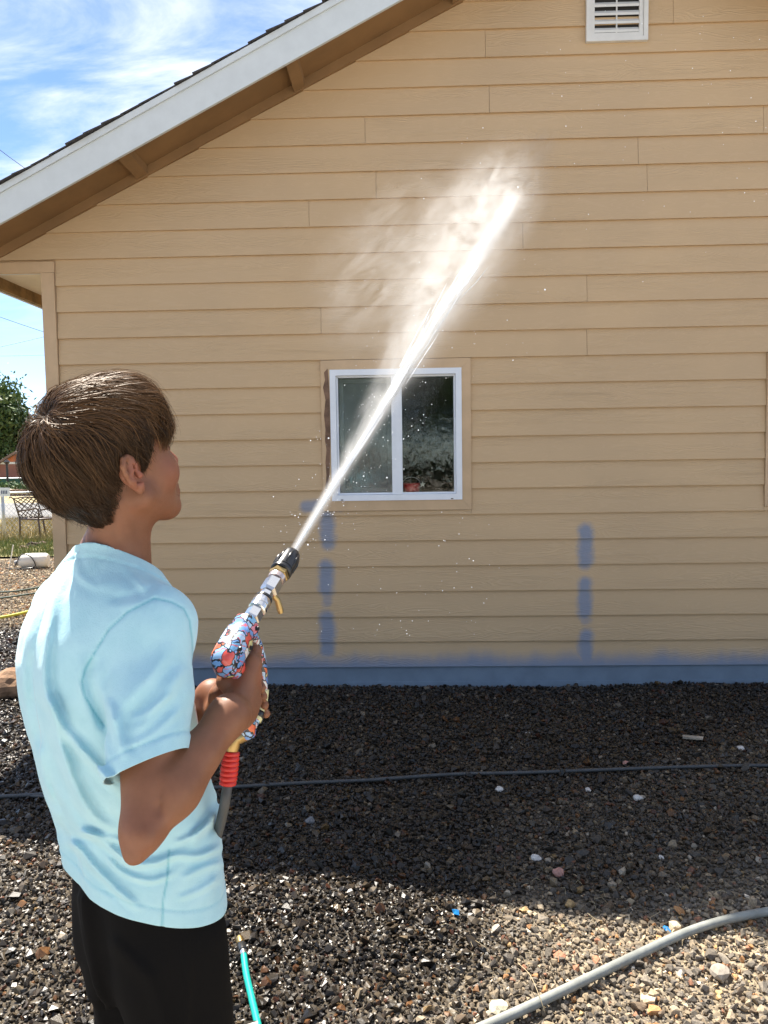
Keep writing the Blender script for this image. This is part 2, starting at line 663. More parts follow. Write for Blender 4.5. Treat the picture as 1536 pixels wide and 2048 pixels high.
# eave along the left side of the house
kid('eave_fascia', B().box((XE - .022, YF + .023, 2.865), (XE, YB, 3.085)).mesh('eave_fascia'), roof, M_WHITE)
kid('eave_subfascia', B().box((XE + .0005, WY + .03, 2.872), (XE + .03, YB, 2.962)).mesh('eave_subfascia'), roof, M_STAIN)
sl = B().prism([(XE + .031, 2.955), (-2.47, 2.988), (-2.47, 3.0), (XE + .031, 2.967)], WY + .031, YB)
kid('eave_soffit', sl.mesh('eave_soffit'), roof, M_CREAM)
kid('eave_fascia', B().box((XR, YF + .023, 2.865), (XR + .022, YB, 3.085)).mesh('eave_fascia'), roof, M_WHITE)
# other walls, floor and ceiling that close the inside
side = kid('side_wall', B().box((-2.47, WY + .121, -.05), (-2.35, YB - .4, 2.99)).mesh('side_wall'), house, M_TRIM)
kid('side_wall', B().box((RX1 - .12, WY + .121, -.05), (RX1, YB - .4, 2.99)).mesh('side_wall'), house, M_TRIM)
kid('back_wall', B().box((-2.47, YB - .52, -.05), (RX1, YB - .401, 2.99)).mesh('back_wall'), house, M_TRIM)
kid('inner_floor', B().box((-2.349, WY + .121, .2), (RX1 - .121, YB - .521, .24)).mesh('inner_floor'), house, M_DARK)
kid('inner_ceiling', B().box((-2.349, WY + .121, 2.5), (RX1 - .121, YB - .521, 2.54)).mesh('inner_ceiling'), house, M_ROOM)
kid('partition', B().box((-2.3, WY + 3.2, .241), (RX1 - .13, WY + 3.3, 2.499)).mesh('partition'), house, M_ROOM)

# window glass: wet, with runs and drops; mirrors what stands behind the viewer
gl = MT('wet_window_glass', (.9, .95, .95), .03)
P = gl.pos()
n1 = gl.noise(gl.mapping(P, (1, 1, .55)), 26, 3, .6, .6)
n2 = gl.noise(gl.mapping(P, (1, 1, .12)), 70, 3, .6)
bp = gl.n('ShaderNodeBump', {'Height': gl.math('ADD', n1, gl.math('MULTIPLY', n2, .4)), 'Strength': .33, 'Distance': .003}).outputs[0]
gl.N.remove(gl.b)
tr = gl.n('ShaderNodeBsdfTransparent', {'Color': (.86, .9, .9, 1)})
gs = gl.n('ShaderNodeBsdfGlossy', {'Color': (1, 1, 1, 1), 'Roughness': .04, 'Normal': bp})
fr = gl.n('ShaderNodeFresnel', {'IOR': 1.5, 'Normal': bp})
fac = gl.math('ADD', gl.math('MULTIPLY', fr.outputs[0], 1.2), .0)
mxs = gl.n('ShaderNodeMixShader', {0: fac, 1: tr.outputs[0], 2: gs.outputs[0]})
outn = [n for n in gl.N if n.type == 'OUTPUT_MATERIAL'][0]
gl.L.new(mxs.outputs[0], outn.inputs['Surface'])
M_GLASS = gl.m


def frame_ring(x0, x1, z0, z1, w, yf, yb, bev=.004):
    b = B()
    b.box((x0, yf, z0), (x0 + w, yb, z1)).box((x1 - w, yf, z0), (x1, yb, z1))
    b.box((x0 + w, yf + .0006, z0), (x1 - w, yb, z0 + w)).box((x0 + w, yf + .0006, z1 - w), (x1 - w, yb, z1))
    return b.bevel(bev, 1)


def miter(pts, yf, yb):
    return B().prism(pts, yf, yb).bevel(.002, 1)


sc_m = MT('insect_screen', (.50, .50, .485), .8)
sct = sc_m.n('ShaderNodeBsdfTransparent')
scx = sc_m.n('ShaderNodeMixShader', {0: .45, 1: sc_m.b.outputs[0], 2: sct.outputs[0]})
sc_m.L.new(scx.outputs[0], [n for n in sc_m.N if n.type == 'OUTPUT_MATERIAL'][0].inputs['Surface'])
M_SCREEN = sc_m.m


def make_window(w, cs, label):
    x0, x1, z0, z1 = w
    f = kid('window', frame_ring(x0, x1, z0, z1, .040, WY - .038, WY + .07).mesh('window'), house, M_VINYL, label=label)
    xm = (x0 + x1) / 2 + .005
    # inner step of the frame
    kid('frame_lip', frame_ring(x0 + .041, x1 - .041, z0 + .041, z1 - .041, .012, WY - .010, WY + .065, .002).mesh('frame_lip'), f, M_VINYL)
    kid('meeting_rail', B().box((xm - .036, WY - .022, z0 + .0415), (xm + .036, WY + .05, z1 - .0415)).bevel(.004, 1).mesh('meeting_rail'), f, M_VINYL)
    kid('meeting_stile', B().box((xm - .008, WY - .030, z0 + .0415), (xm + .028, WY - .0225, z1 - .0415)).bevel(.002, 1).mesh('meeting_stile'), f, M_VINYL)
    kid('screen_frame', frame_ring(x0 + .056, xm - .0365, z0 + .056, z1 - .056, .03, WY + .030, WY + .055, .002).mesh('screen_frame'), f, M_GREYV)
    kid('insect_screen', B().box((x0 + .0865, WY + .040, z0 + .0865), (xm - .067, WY + .0405, z1 - .0865)).mesh('insect_screen'), f, M_SCREEN)
    kid('pane', B().box((x0 + .0535, WY + .016, z0 + .0535), (xm - .0365, WY + .020, z1 - .0535)).mesh('pane'), f, M_GLASS)
    kid('pane', B().box((xm + .0365, WY - .002, z0 + .0535), (x1 - .0535, WY + .002, z1 - .0535)).mesh('pane'), f, M_GLASS)
    kid('inner_sill', B().box((x0 + .002, WY + .0705, z0 + .0), (x1 - .002, WY + .26, z0 + .012)).mesh('inner_sill'), f, M_OLDWOOD)
    for xc in (x0 + .07, x1 - .07):
        kid('weep_hole', B().box((xc - .008, WY - .0395, z0 + .004), (xc + .008, WY - .0385, z0 + .010)).mesh('weep_hole'), f, M_DARK)
    c0, c1, d0, d1 = cs
    yf, yb = WY - .030, WY - .0005
    for pts in ([(c0, d1), (c1, d1), (x1 + .001, z1 + .001), (x0 - .001, z1 + .001)],
                [(c0, d0), (x0 - .001, z0 - .001), (x1 + .001, z0 - .001), (c1, d0)],
                [(c1, d0 + .001), (x1 + .001, z0), (x1 + .001, z1), (c1, d1 - .001)],
                [(c0, d0 + .001), (c0, d1 - .001), (x0 - .001, z1), (x0 - .001, z0)]):
        kid('casing', miter(pts, yf, yb).mesh('casing'), f, M_TRIM)
    return f


win = make_window(WIN, CAS, 'wet white sliding window beside the peeling casing')
make_window(WIN2, CAS2, 'white window mostly past the right edge')
# bare strip where the left casing has lost its paint
pts = []
for k, (px, py) in enumerate([(655, 737), (648, 745), (650, 760), (646, 775), (651, 800), (648, 830), (651, 860), (650, 880), (653, 900), (651, 925), (653, 950), (650, 985),
                              (654, 985), (659, 950), (660, 920), (661, 880), (660, 840), (659, 790), (657, 760)]):
    p = wp(px, py, WY - .031)
    pts.append((float(p[0]), float(p[2])))
kid('bare_wood_strip', B().prism(pts[::-1], WY - .0322, WY - .0298).mesh('bare_wood_strip'), win, M_OLDWOOD)

# gable vent
vx0, vx1, vz0, vz1 = 1.214, 1.614, 4.300, 4.820
vent = kid('vent', frame_ring(vx0, vx1, vz0, vz1, .028, WY - .045, WY - .001, .004).mesh('vent'), house, M_VENT)
kid('inner_frame', frame_ring(vx0 + .029, vx1 - .029, vz0 + .029, vz1 - .029, .026, WY - .036, WY - .001, .003).mesh('inner_frame'), vent, M_VENT)
kid('vent_back', B().box((vx0 + .03, WY - .0185, vz0 + .03), (vx1 - .03, WY - .0175, vz1 - .03)).mesh('vent_back'), vent, M_DARK)
zc = vz0 + .058
sx0, sx1 = vx0 + .056, vx1 - .056
me = B()
me.faces([(sx0, WY - .034, 0), (sx1, WY - .034, 0), (sx1, WY - .034, .016), (sx0, WY - .034, .016), (sx0, WY - .019, .030), (sx1, WY - .019, .030), (sx1, WY - .019, .036), (sx0, WY - .019, .036)],
         [(0, 1, 2, 3), (3, 2, 6, 7), (1, 0, 4, 5), (4, 7, 6, 5), (0, 3, 7, 4), (1, 5, 6, 2)])
slat_me = me.mesh('slat')
slat_me.materials.append(M_VENT)
while zc + .04 < vz1 - .05:
    o = link('slat', slat_me, vent)
    o.location = (0, 0, zc)
    zc += .0535
kid('vent_rib', B().box(((vx0 + vx1) / 2 - .004, WY - .030, vz0 + .056), ((vx0 + vx1) / 2 + .004, WY - .019, vz1 - .056)).mesh('vent_rib'), vent, M_VENT)

# the red bucket on the inner sill
M_RED = weathered('red_tin', (.85, .04, .05), .15, .35, 12, .1, .001)
M_WIRE = MT('pale_wire', (.6, .58, .55), .4, Metallic=.6).m
bk = thing('bucket', 'small red tin bucket with wire handle and pale star on the window sill', 'bucket', tuple(wp(823, 985, WY + .10)))
bx, by, bz = bk.location
bz = WIN[2] + .012
bk.location.z = bz
b = B().tube([(bx, by, bz), (bx, by, bz + .10)], [.048, .064], 24, cap=False).tube([(bx, by, bz + .095), (bx, by, bz + .101)], [.0655, .0655], 24)
b.tube([(bx, by, bz + .001), (bx, by, bz + .002)], [.047, .047], 24)
kid('bucket_body', b.mesh('bucket_body', 40), bk, M_RED)
kid('handle', B().tube([(bx + .064 * math.cos(t), by - .01, bz + .09 + .052 * math.sin(t)) for t in np.linspace(0, math.pi, 14)], .0022, 6).mesh('handle', True), bk, M_WIRE)
star = [((bx + .078) + (.021 if k % 2 == 0 else .009) * math.sin(k * math.pi / 5), bz + .092 + (.021 if k % 2 == 0 else .009) * math.cos(k * math.pi / 5)) for k in range(10)]
kid('star_tag', B().prism(star[::-1], by - .062, by - .056).mesh('star_tag'), bk, M_WIRE)
lab = B().box((bx - .052, by - .066, bz + .004), (bx + .034, by - .062, bz + .036)).bevel(.003, 1)
kid('name_plate', lab.mesh('name_plate'), bk, weathered('dark_red_plate', (.13, .012, .016), .1, .4, 10, 0))
fc = bpy.data.curves.new('lettering', 'FONT')
fc.body = 'SANTA'
fc.size = .030
fc.extrude = .0006
fc.align_x = 'CENTER'
fo = bpy.data.objects.new('tmp', fc)
COL.objects.link(fo)
fme = bpy.data.meshes.new_from_object(fo.evaluated_get(bpy.context.evaluated_depsgraph_get()))
bpy.data.objects.remove(fo)
lo = link('lettering', fme, bk, M_WIRE)
lo.rotation_euler = (rad(90), 0, 0)
lo.location = (-.009, -.0672, .010)
# ================================================================== ground and gravel
def vnoise(x, y, seed=0):
    """smooth value noise in numpy"""
    r = np.random.default_rng(seed).random((64, 64))
    xi, yi = np.floor(x).astype(int), np.floor(y).astype(int)
    fx, fy = x - xi, y - yi
    fx, fy = fx * fx * (3 - 2 * fx), fy * fy * (3 - 2 * fy)
    g = lambda i, j: r[i % 64, j % 64]
    return (g(xi, yi) * (1 - fx) + g(xi + 1, yi) * fx) * (1 - fy) + (g(xi, yi + 1) * (1 - fx) + g(xi + 1, yi + 1) * fx) * fy


def ground_h(x, y):
    near = 1 - sstep(y, 20, 30)
    return near * (.030 * (vnoise(x * .9 + 5, y * .9, 1) - .5) + .022 * (vnoise(x * 2.7, y * 2.7 + 9, 2) - .5))


def wet_and_shade(x, y):
    """where the wash water has run: the strip along the wall and the side towards the nozzle, plus painted roof shade"""
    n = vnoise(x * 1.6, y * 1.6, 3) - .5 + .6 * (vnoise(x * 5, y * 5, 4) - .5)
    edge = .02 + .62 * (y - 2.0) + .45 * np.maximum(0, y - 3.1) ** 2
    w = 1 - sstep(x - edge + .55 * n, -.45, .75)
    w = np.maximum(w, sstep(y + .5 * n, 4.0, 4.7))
    w = np.maximum(w, .88 * sstep(y + .30 * n + .05 * x, 2.55, 3.05))  # roof shade painted in: darkens dry gravel out to the shadow line
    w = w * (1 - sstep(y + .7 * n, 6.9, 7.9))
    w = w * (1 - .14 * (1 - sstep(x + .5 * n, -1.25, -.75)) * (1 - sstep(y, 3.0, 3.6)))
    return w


gm_ = MT('soil_under_gravel', (.08, .065, .05), .9)
c = gm_.pos()
cc = gm_.n('ShaderNodeTexVoronoi', {'Vector': c, 'Scale': 48.0})
gcol = gm_.mix(gm_.n('ShaderNodeSeparateColor', {0: cc.outputs['Color']}).outputs[0], (.12, .10, .075), (.42, .345, .24))
gcol = gm_.mix(gm_.rng(gm_.noise(c, 1.3, 4), .35, .65), gcol, (.30, .24, .16))
wet_shade_a = gm_.attr('wet', 'Fac')  # holds wash water and the roof shade put into the colour
gcol = gm_.mix(gm_.math('MULTIPLY', wet_shade_a, .85), gcol, (.012, .010, .009))
gm_.set(Base_Color=gcol, Roughness=gm_.rng(wet_shade_a, 0, 1, .95, .4))
gm_.bump(gm_.math('SUBTRACT', 1.0, cc.outputs['Distance']), .8, .02)
M_SOIL = gm_.m


def uneven(xs):
    return np.array(xs)


gx = np.concatenate([[-260, -160, -90, -50, -25, -14], np.arange(-8, 7.01, .14), [12, 25, 50, 90, 160, 260]])
gy = np.concatenate([[-260, -160, -90, -50, -25, -12, -6, -3, -1], np.arange(0, 12.01, .14), np.arange(13, 30, 1.5), [35, 45, 60, 90, 160, 300, 600]])
XX, YY = np.meshgrid(gx, gy, indexing='ij')
V = np.stack([XX, YY, ground_h(XX, YY)], -1).reshape(-1, 3)
nx, ny = len(gx), len(gy)
i, j = np.meshgrid(np.arange(nx - 1), np.arange(ny - 1), indexing='ij')
q = (i * ny + j).ravel()
me = np_mesh('ground', V, np.stack([q, q + ny, q + ny + 1, q + 1], -1), True)
set_val(me, 'wet', wet_and_shade(V[:, 0], V[:, 1]))
ground = link('ground', me, None, M_SOIL, 'structure')

# stones: a handful of crushed-rock hulls, then tens of thousands of them as one stuff object
hulls = []
for k in range(14):
    bm = bmesh.new()
    r2 = np.random.default_rng(100 + k)
    p = r2.normal(size=(13, 3))
    p /= np.linalg.norm(p, axis=1)[:, None]
    p *= r2.uniform(.88, 1.08, (13, 1))
    p *= np.array([r2.uniform(.95, 1.22), r2.uniform(.78, 1.0), r2.uniform(.55, .85)])
    for v in p:
        bm.verts.new(v)
    res = bmesh.ops.convex_hull(bm, input=bm.verts[:])
    bmesh.ops.delete(bm, geom=[v for v in bm.verts if not v.link_faces], context='VERTS')
    bmesh.ops.triangulate(bm, faces=bm.faces[:])
    bm.verts.index_update()
    hulls.append((np.array([v.co[:] for v in bm.verts]), np.array([[v.index for v in f.verts] for f in bm.faces])))
    bm.free()

PAL = np.array([[.090, .084, .080], [.120, .112, .102], [.062, .058, .056], [.150, .128, .100], [.200, .172, .135], [.105, .080, .060], [.26, .22, .165], [.27, .145, .065],
                [.21, .10, .065], [.42, .37, .29], [.60, .57, .52], [.34, .25, .13]])
PW = np.array([.20, .17, .15, .13, .10, .08, .055, .035, .025, .03, .015, .01])
PW = PW / PW.sum()


def stones(name, xy, r, lift, seed, parent=None):
    g = np.random.default_rng(seed)
    n = len(xy)
    wet = wet_and_shade(xy[:, 0], xy[:, 1])  # real wetness together with the painted roof shade
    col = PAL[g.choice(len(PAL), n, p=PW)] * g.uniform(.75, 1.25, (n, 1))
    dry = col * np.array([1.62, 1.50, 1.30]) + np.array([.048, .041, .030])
    wet_shade_c = col ** 1.18 * np.array([.285, .25, .205])
    col = dry * (1 - wet[:, None]) + wet_shade_c * wet[:, None]
    z = ground_h(xy[:, 0], xy[:, 1]) + lift
    q = g.normal(size=(n, 4)) * np.array([1.2, .35, .35, 1.0])
    q /= np.linalg.norm(q, axis=1)[:, None]
    w_, x_, y_, z_ = q.T
    R = np.stack([1 - 2 * (y_ * y_ + z_ * z_), 2 * (x_ * y_ - w_ * z_), 2 * (x_ * z_ + w_ * y_), 2 * (x_ * y_ + w_ * z_), 1 - 2 * (x_ * x_ + z_ * z_), 2 * (y_ * z_ - w_ * x_),
                  2 * (x_ * z_ - w_ * y_), 2 * (y_ * z_ + w_ * x_), 1 - 2 * (x_ * x_ + y_ * y_)], -1).reshape(n, 3, 3)
    Vs, Fs, Cs, Ws = [], [], [], []
    base = 0
    h = g.integers(0, len(hulls), n)
    for k, (hv, hf) in enumerate(hulls):
        s = np.where(h == k)[0]
        v = np.einsum('nij,vj->nvi', R[s], hv) * r[s, None, None]
        v += np.stack([xy[s, 0], xy[s, 1], z[s]], -1)[:, None, :]
        Vs.append(v.reshape(-1, 3))
        Fs.append((hf[None] + base + (np.arange(len(s)) * len(hv))[:, None, None]).reshape(-1, 3))
        Cs.append(np.repeat(col[s], len(hv), 0))
        Ws.append(np.repeat(wet[s], len(hv)))
        base += len(s) * len(hv)
    me = np_mesh(name, np.concatenate(Vs), np.concatenate(Fs), False)
    set_col(me, 'stone', np.concatenate(Cs))
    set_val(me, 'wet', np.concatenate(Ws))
    return me


st = MT('gravel_stone', (.1, .1, .1), .8)
c = st.pos()
sp = st.noise(c, 160, 3, .65)
sc_ = st.mix(st.rng(sp, .3, .7), st.mix(1.0, st.attr('stone'), (.68, .68, .7), 'MULTIPLY'), st.mix(1.0, st.attr('stone'), (1.3, 1.27, 1.22), 'MULTIPLY'))
st.set(Base_Color=sc_, Roughness=st.rng(st.math('ADD', st.attr('wet', 'Fac'), st.math('MULTIPLY', sp, .25)), .2, 1.15,   .88, .33))
st.b.inputs['Specular IOR Level'].default_value = .35
st.bump(st.noise(c, 300, 3, .6), .35, .0015)
M_STONE = st.m


def in_gravel(x, y):
    """the part of the gravel yard that the picture shows, with a margin"""
    d = y * FX[1]
    right = (x < .52 * y + .45)
    left = (x > -.56 * y - .5)
    ok = right & left & (y > 1.55)
    near = ok & (y < WY - .012)
    far = (x > -.56 * y - .5) & (x < -.42 * y + .1) & (x < -2.5) & (y >= WY - .012) & (y < 12.6 + .25 * np.sin(x * 3))
    return near | far


def scatter(cell, seed, fy=lambda y: np.ones_like(y)):
    g = np.random.default_rng(seed)
    x = np.arange(-7.5, 3.6, cell)
    y = np.arange(1.5, 12.8, cell)
    XX, YY = np.meshgrid(x, y, indexing='ij')
    XX = XX + g.uniform(-.55, .55, XX.shape) * cell
    YY = YY + g.uniform(-.55, .55, YY.shape) * cell
    m = in_gravel(XX, YY) & (g.random(XX.shape) < fy(YY))
    return np.stack([XX[m], YY[m]], -1)


g = np.random.default_rng(5)
xy1 = scatter(.0195, 11, lambda y: np.where(y < 5.4, 1.0, .8))
r1 = np.clip(g.lognormal(math.log(.0086), .34, len(xy1)), .0045, .024)
xy2 = scatter(.05, 12)
r2_ = np.clip(g.lognormal(math.log(.0138), .32, len(xy2)), .010, .030)
xy3 = scatter(.0185, 13, lambda y: np.where(y < 3.4, .9, 0))
r3 = np.clip(g.lognormal(math.log(.0052), .3, len(xy3)), .0028, .009)
xy = np.concatenate([xy1, xy2, xy3])
rr = np.concatenate([r1, r2_, r3])
lift = np.concatenate([.35 * r1 + g.uniform(0, .006, len(r1)), .45 * r2_, .3 * r3 + g.uniform(0, .007, len(r3))])
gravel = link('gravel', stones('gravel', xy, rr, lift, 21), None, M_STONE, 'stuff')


def gz(x, y):
    return float(ground_h(np.array([x]), np.array([y]))[0])


def on_ground(px, py, lift=0.0):
    p = gp(px, py, lift)
    for _ in range(3):
        p = gp(px, py, gz(p[0], p[1]) + lift)
    return p


def rock_mesh(name, r, seed, sub=2, squash=.7, rough=.25):
    bm = bmesh.new()
    bmesh.ops.create_icosphere(bm, subdivisions=sub, radius=1)
    from mathutils import noise as mn
    for v in bm.verts:
        p = v.co.copy()
        k = 1 + rough * mn.noise(p * 1.1 + Vector((seed, 0, 0))) + rough * .4 * mn.noise(p * 2.9 + Vector((0, seed, 0)))
        v.co = Vector((p.x * r * k, p.y * r * .85 * k, p.z * r * squash * k))
    me = bpy.data.meshes.new(name)
    bm.to_mesh(me)
    bm.free()
    return me


# loose things lying on the gravel
def placed(name, me, mat, px, py, lift, label, cat, rz=0.0, group=None):
    o = link(name, me, None, mat)
    o.location = on_ground(px, py, lift)
    o.rotation_euler = (0, 0, rz)
    return tag(o, label, cat, group)


M_BOULDER = weathered('orange_brown_rock', (.27, .155, .085), .3, .85, 14, .7, .01)
M_PALE = weathered('pale_stone', (.55, .52, .48), .2, .7, 40, .4, .002)
M_BLUEP = weathered('blue_plastic', (.010, .17, .42), .2, .35, 60, .2, .002)
M_PINK = weathered('pinkish_stone', (.40, .21, .17), .2, .75, 40, .4, .002)
placed('rock', rock_mesh('rock', .17, 3.3, 3), M_BOULDER, 22, 1372, .06, 'large orange brown rock on wet gravel beside the house corner', 'rock', .5)


def scrap_mesh(name, s, seed):
    r2 = random.Random(seed)
    b = B()
    n = 7
    vs = []
    for k in range(n):
        t = 2 * math.pi * k / n
        rr_ = s * r2.uniform(.55, 1.1)
        vs.append((rr_ * math.cos(t), rr_ * math.sin(t), s * r2.uniform(-.1, .65)))
    c0_ = [(0, 0, s * .55), (0, 0, s * .48)]
    low = [(x, y, z - s * .08) for x, y, z in vs]
    b.faces(vs + low + c0_, [(k, (k + 1) % n, 2 * n) for k in range(n)] + [((k + 1) % n + n, k + n, 2 * n + 1) for k in range(n)] + [(k, k + n, (k + 1) % n + n, (k + 1) % n) for k in range(n)])
    return b.mesh(name)


placed('plastic_scrap', scrap_mesh('plastic_scrap', .017, 1), M_BLUEP, 912, 1825, .012, 'bright blue plastic scrap on sunlit gravel just below the shadow edge', 'scrap')
placed('plastic_scrap', scrap_mesh('plastic_scrap', .015, 5), M_BLUEP, 1334, 1861, .012, 'blue plastic scrap lying just above the thick grey hose', 'scrap', 1)
placed('plastic_scrap', scrap_mesh('plastic_scrap', .014, 8), M_PALE, 1322, 1716, .014, 'white and pink scrap on the shaded dry gravel', 'scrap', 2)
chip = B()
chip.faces([(-.055, -.012, 0), (.05, -.018, 0), (.06, .008, 0), (-.05, .016, 0), (-.055, -.012, .012), (.05, -.018, .009), (.06, .008, .012), (-.05, .016, .014)],
           [(0, 3, 2, 1), (4, 5, 6, 7), (0, 1, 5, 4), (1, 2, 6, 5), (2, 3, 7, 6), (3, 0, 4, 7)])
placed('wood_chip', chip.bevel(.002, 1).mesh('wood_chip'), weathered('grey_driftwood', (.36, .31, .24), .25, .9, 30, .6, .003), 1385, 1477, .014, 'flat grey splinter of wood on dark gravel near the wall', 'wood chip', -.15)
for k, (px, py, s, mt, lb) in enumerate([
    (998, 1578, .020, M_PALE, 'white angular stone just below the middle of the black hose'),
    (1176, 1580, .018, M_PALE, 'round pale stone below the black hose in shade'),
    (1276, 1596, .022, M_PALE, 'long whitish stone below the black hose'),
    (1055, 1468, .019, M_PALE, 'pale flat stone on dark gravel in front of the wall'),
    (1482, 1496, .022, M_PALE, 'whitish flat stone above the black hose near the wood splinter'),
    (1252, 1527, .019, M_PINK, 'reddish stone touching the upper side of the black hose'),
    (1117, 1745, .026, M_PINK, 'pink pointed stone at the edge of the shadow'),
    (1072, 1716, .022, M_PALE, 'pale grey stone in the shaded gravel'),
    (620, 1641, .024, weathered('grey_stone', (.16, .16, .165), .2, .8, 40, .4, .002), 'large smooth grey stone in the wet shaded gravel'),
    (997, 2016, .030, weathered('cream_stone', (.52, .47, .34), .2, .8, 40, .4, .002), 'large cream stone by the end of the thick grey hose'),
    (1440, 1945, .033, weathered('tan_stone', (.36, .31, .25), .2, .8, 40, .4, .002), 'large tan stone right of the thick grey hose'),
]):
    placed('stone', rock_mesh('stone', s, 11.7 * k + 2, 2, .65, .35), mt, px, py, s * .55, lb, 'stone', k * 1.3)

# hoses
M_BLKHOSE = weathered('black_pressure_hose', (.055, .058, .06), .15, .5, 30, .2, .001)
M_GRYHOSE = weathered('dusty_grey_hose', (.26, .27, .245), .16, .6, 18, .25, .001)
M_TEAL = weathered('teal_hose', (.004, .33, .27), .10, .35, 20, .1, .001)
M_DGREEN = weathered('dull_green_hose', (.05, .085, .07), .2, .6, 20, .1, .001)
M_YELLOW = weathered('yellow_green_hose', (.50, .52, .07), .12, .5, 20, .1, .001)
M_BRASS = MT('brass', (.42, .29, .12), .38, Metallic=1.0).m
M_BLACKP = weathered('black_plastic', (.018, .018, .019), .1, .3, 40, .08, .0005)
M_CHROME = MT('worn_chrome', (.72, .70, .68), .22, Metallic=1.0).m


def hose(name, pix, r, mat, label, lift=.012, seg=12, extra_lo=None, extra_hi=None, cat='hose'):
    pts = [on_ground(x, y, r + lift) for x, y in pix]
    if extra_lo is not None:
        pts = [np.array(p, float) for p in extra_lo] + pts
    if extra_hi is not None:
        pts = pts + [np.array(p, float) for p in extra_hi]
    o = link(name, B().tube(spline(pts, 12), r, seg).mesh(name, True), None, mat)
    return tag(o, label, cat)


hose('pressure_hose', [(-500, 1610), (-250, 1588), (-60, 1594), (30, 1592), (130, 1586), (300, 1580), (480, 1573), (600, 1566), (740, 1560), (900, 1549), (1060, 1545), (1250, 1538), (1400, 1533), (1530, 1531), (1640, 1534), (1900, 1525), (2300, 1540)], .0095, M_BLKHOSE,
     'thin black hose lying across the shaded wet gravel')
hose('garden_hose', [(560, 2200), (720, 2150), (880, 2090), (985, 2046), (1080, 2003), (1180, 1955), (1280, 1907), (1370, 1866), (1450, 1840), (1536, 1823), (1640, 1806), (1800, 1790), (2000, 1810), (2300, 1850)], .0145, M_GRYHOSE,
     'thick dusty grey hose curving over the sunlit gravel', .014)
# teal hose with its brass end
tt = thing('garden_hose', 'teal garden hose with brass end on gravel beside the black trousers', 'hose', tuple(on_ground(480, 1885)))
pp = spline([on_ground(487, 1906, .022), on_ground(492, 1945, .020), on_ground(503, 1995, .020), on_ground(516, 2050, .020), on_ground(536, 2130, .02), on_ground(560, 2220, .02)], 10)
kid('hose_body', B().tube(pp, .0105, 14).mesh('hose_body', True), tt, M_TEAL)
e0, e1 = on_ground(479, 1878, .024), on_ground(487, 1906, .022)
ax_ = e1 - e0
kid('collar', B().tube([e0 + ax_ * .38, e0 + ax_ * .42, e0 + ax_ * .86, e0 + ax_ * .9], [.0125, .0145, .0145, .012], 14).mesh('collar', 35), tt, M_BLACKP)
kid('ferrule', B().tube([e0 + ax_ * .9, e0 + ax_ * 1.15], [.0118, .0118], 14).mesh('ferrule', 35), tt, M_CHROME)
kid('brass_end', B().tube([e0 - ax_ * .05, e0 + ax_ * .02, e0 + ax_ * .36], [.0125, .0138, .0128], 14).mesh('brass_end', 35), tt, M_BRASS)
hose('garden_hose', [(-60, 1184), (0, 1184), (40, 1181), (90, 1172), (130, 1160)], .011, M_DGREEN, 'upper of two dull green hoses on the sunny gravel', .02, 8)
hose('garden_hose', [(-60, 1198), (0, 1196), (45, 1190), (90, 1184), (140, 1180)], .011, M_DGREEN, 'lower of two dull green hoses on the sunny gravel', .02, 8)
hose('garden_hose', [(-60, 1243), (0, 1235), (45, 1226), (90, 1214), (140, 1205)], .015, M_YELLOW, 'yellow green hose crossing the gravel behind the shirt', .02, 8)

# dead stems among the stones
M_STRAW = MT('dry_stem', (.50, .40, .24), .8).m
stm = []
for k in range(90):
    a = gp(random.uniform(880, 1536), random.uniform(1760, 2040))
    if not in_gravel(np.array([a[0]]), np.array([a[1]]))[0]:
        continue
    t = random.uniform(0, 6.28)
    L = random.uniform(.015, .05)
    z = gz(a[0], a[1])
    stm.append([(a[0], a[1], z + .018), (a[0] + L * .5 * math.cos(t), a[1] + L * .5 * math.sin(t), z + .024 + random.uniform(0, .008)), (a[0] + L * math.cos(t + .3), a[1] + L * math.sin(t + .3), z + .02)])
b = B()
for s_ in stm:
    b.tube(s_, .0007, 3)
link('dry_stems', b.mesh('dry_stems'), gravel, M_STRAW, 'stuff')
a = [on_ground(1036, 1926, .03), on_ground(1060, 1950, .06), on_ground(1078, 1990, .05), on_ground(1090, 2025, .02)]
tag(link('grass_stem', B().tube(spline(a, 6), .0011, 4).mesh('grass_stem', True), None, M_STRAW), 'curved dry grass stem standing above the thick grey hose', 'grass stem')
# ================================================================== the yard and street beyond the corner of the house
def sheet(name, pts, z, mat):
    o = link(name, B().faces([(x, y, z) for x, y in pts], [tuple(range(len(pts)))]) and None or None, None)
    return o


def flat(name, lo, hi, z, mat):
    bb = B()
    bb.faces([(lo[0], lo[1], z), (hi[0], lo[1], z), (hi[0], hi[1], z), (lo[0], hi[1], z)], [(0, 1, 2, 3)])
    return link(name, bb.mesh(name), None, mat, 'structure')


lawn_m = MT('lawn_soil', (.14, .15, .04), .95)
c = lawn_m.pos()
lawn_m.set(Base_Color=lawn_m.mix(lawn_m.rng(lawn_m.noise(c, 1.2, 5, .65), .35, .65), (.10, .125, .03), (.30, .25, .11)))
lawn = flat('lawn', (-14, 12.55), (-2.6, 15.3), .030, lawn_m.m)
dry_m = MT('dry_grass_ground', (.36, .29, .15), .95)
c = dry_m.pos()
dry_m.set(Base_Color=dry_m.mix(dry_m.rng(dry_m.noise(c, 2.2, 6, .65), .3, .7), (.24, .20, .09), (.46, .36, .19)))
verge = flat('dry_verge', (-40, 15.3), (10, 20.6), .034, dry_m.m)
road_m = weathered('worn_asphalt', (.17, .167, .16), .12, .9, 3, .2, .004)
road = flat('road', (-120, 20.6), (60, 28.2), .046, road_m)
verge2 = flat('far_verge', (-90, 28.2), (40, 60), .040, dry_m.m)

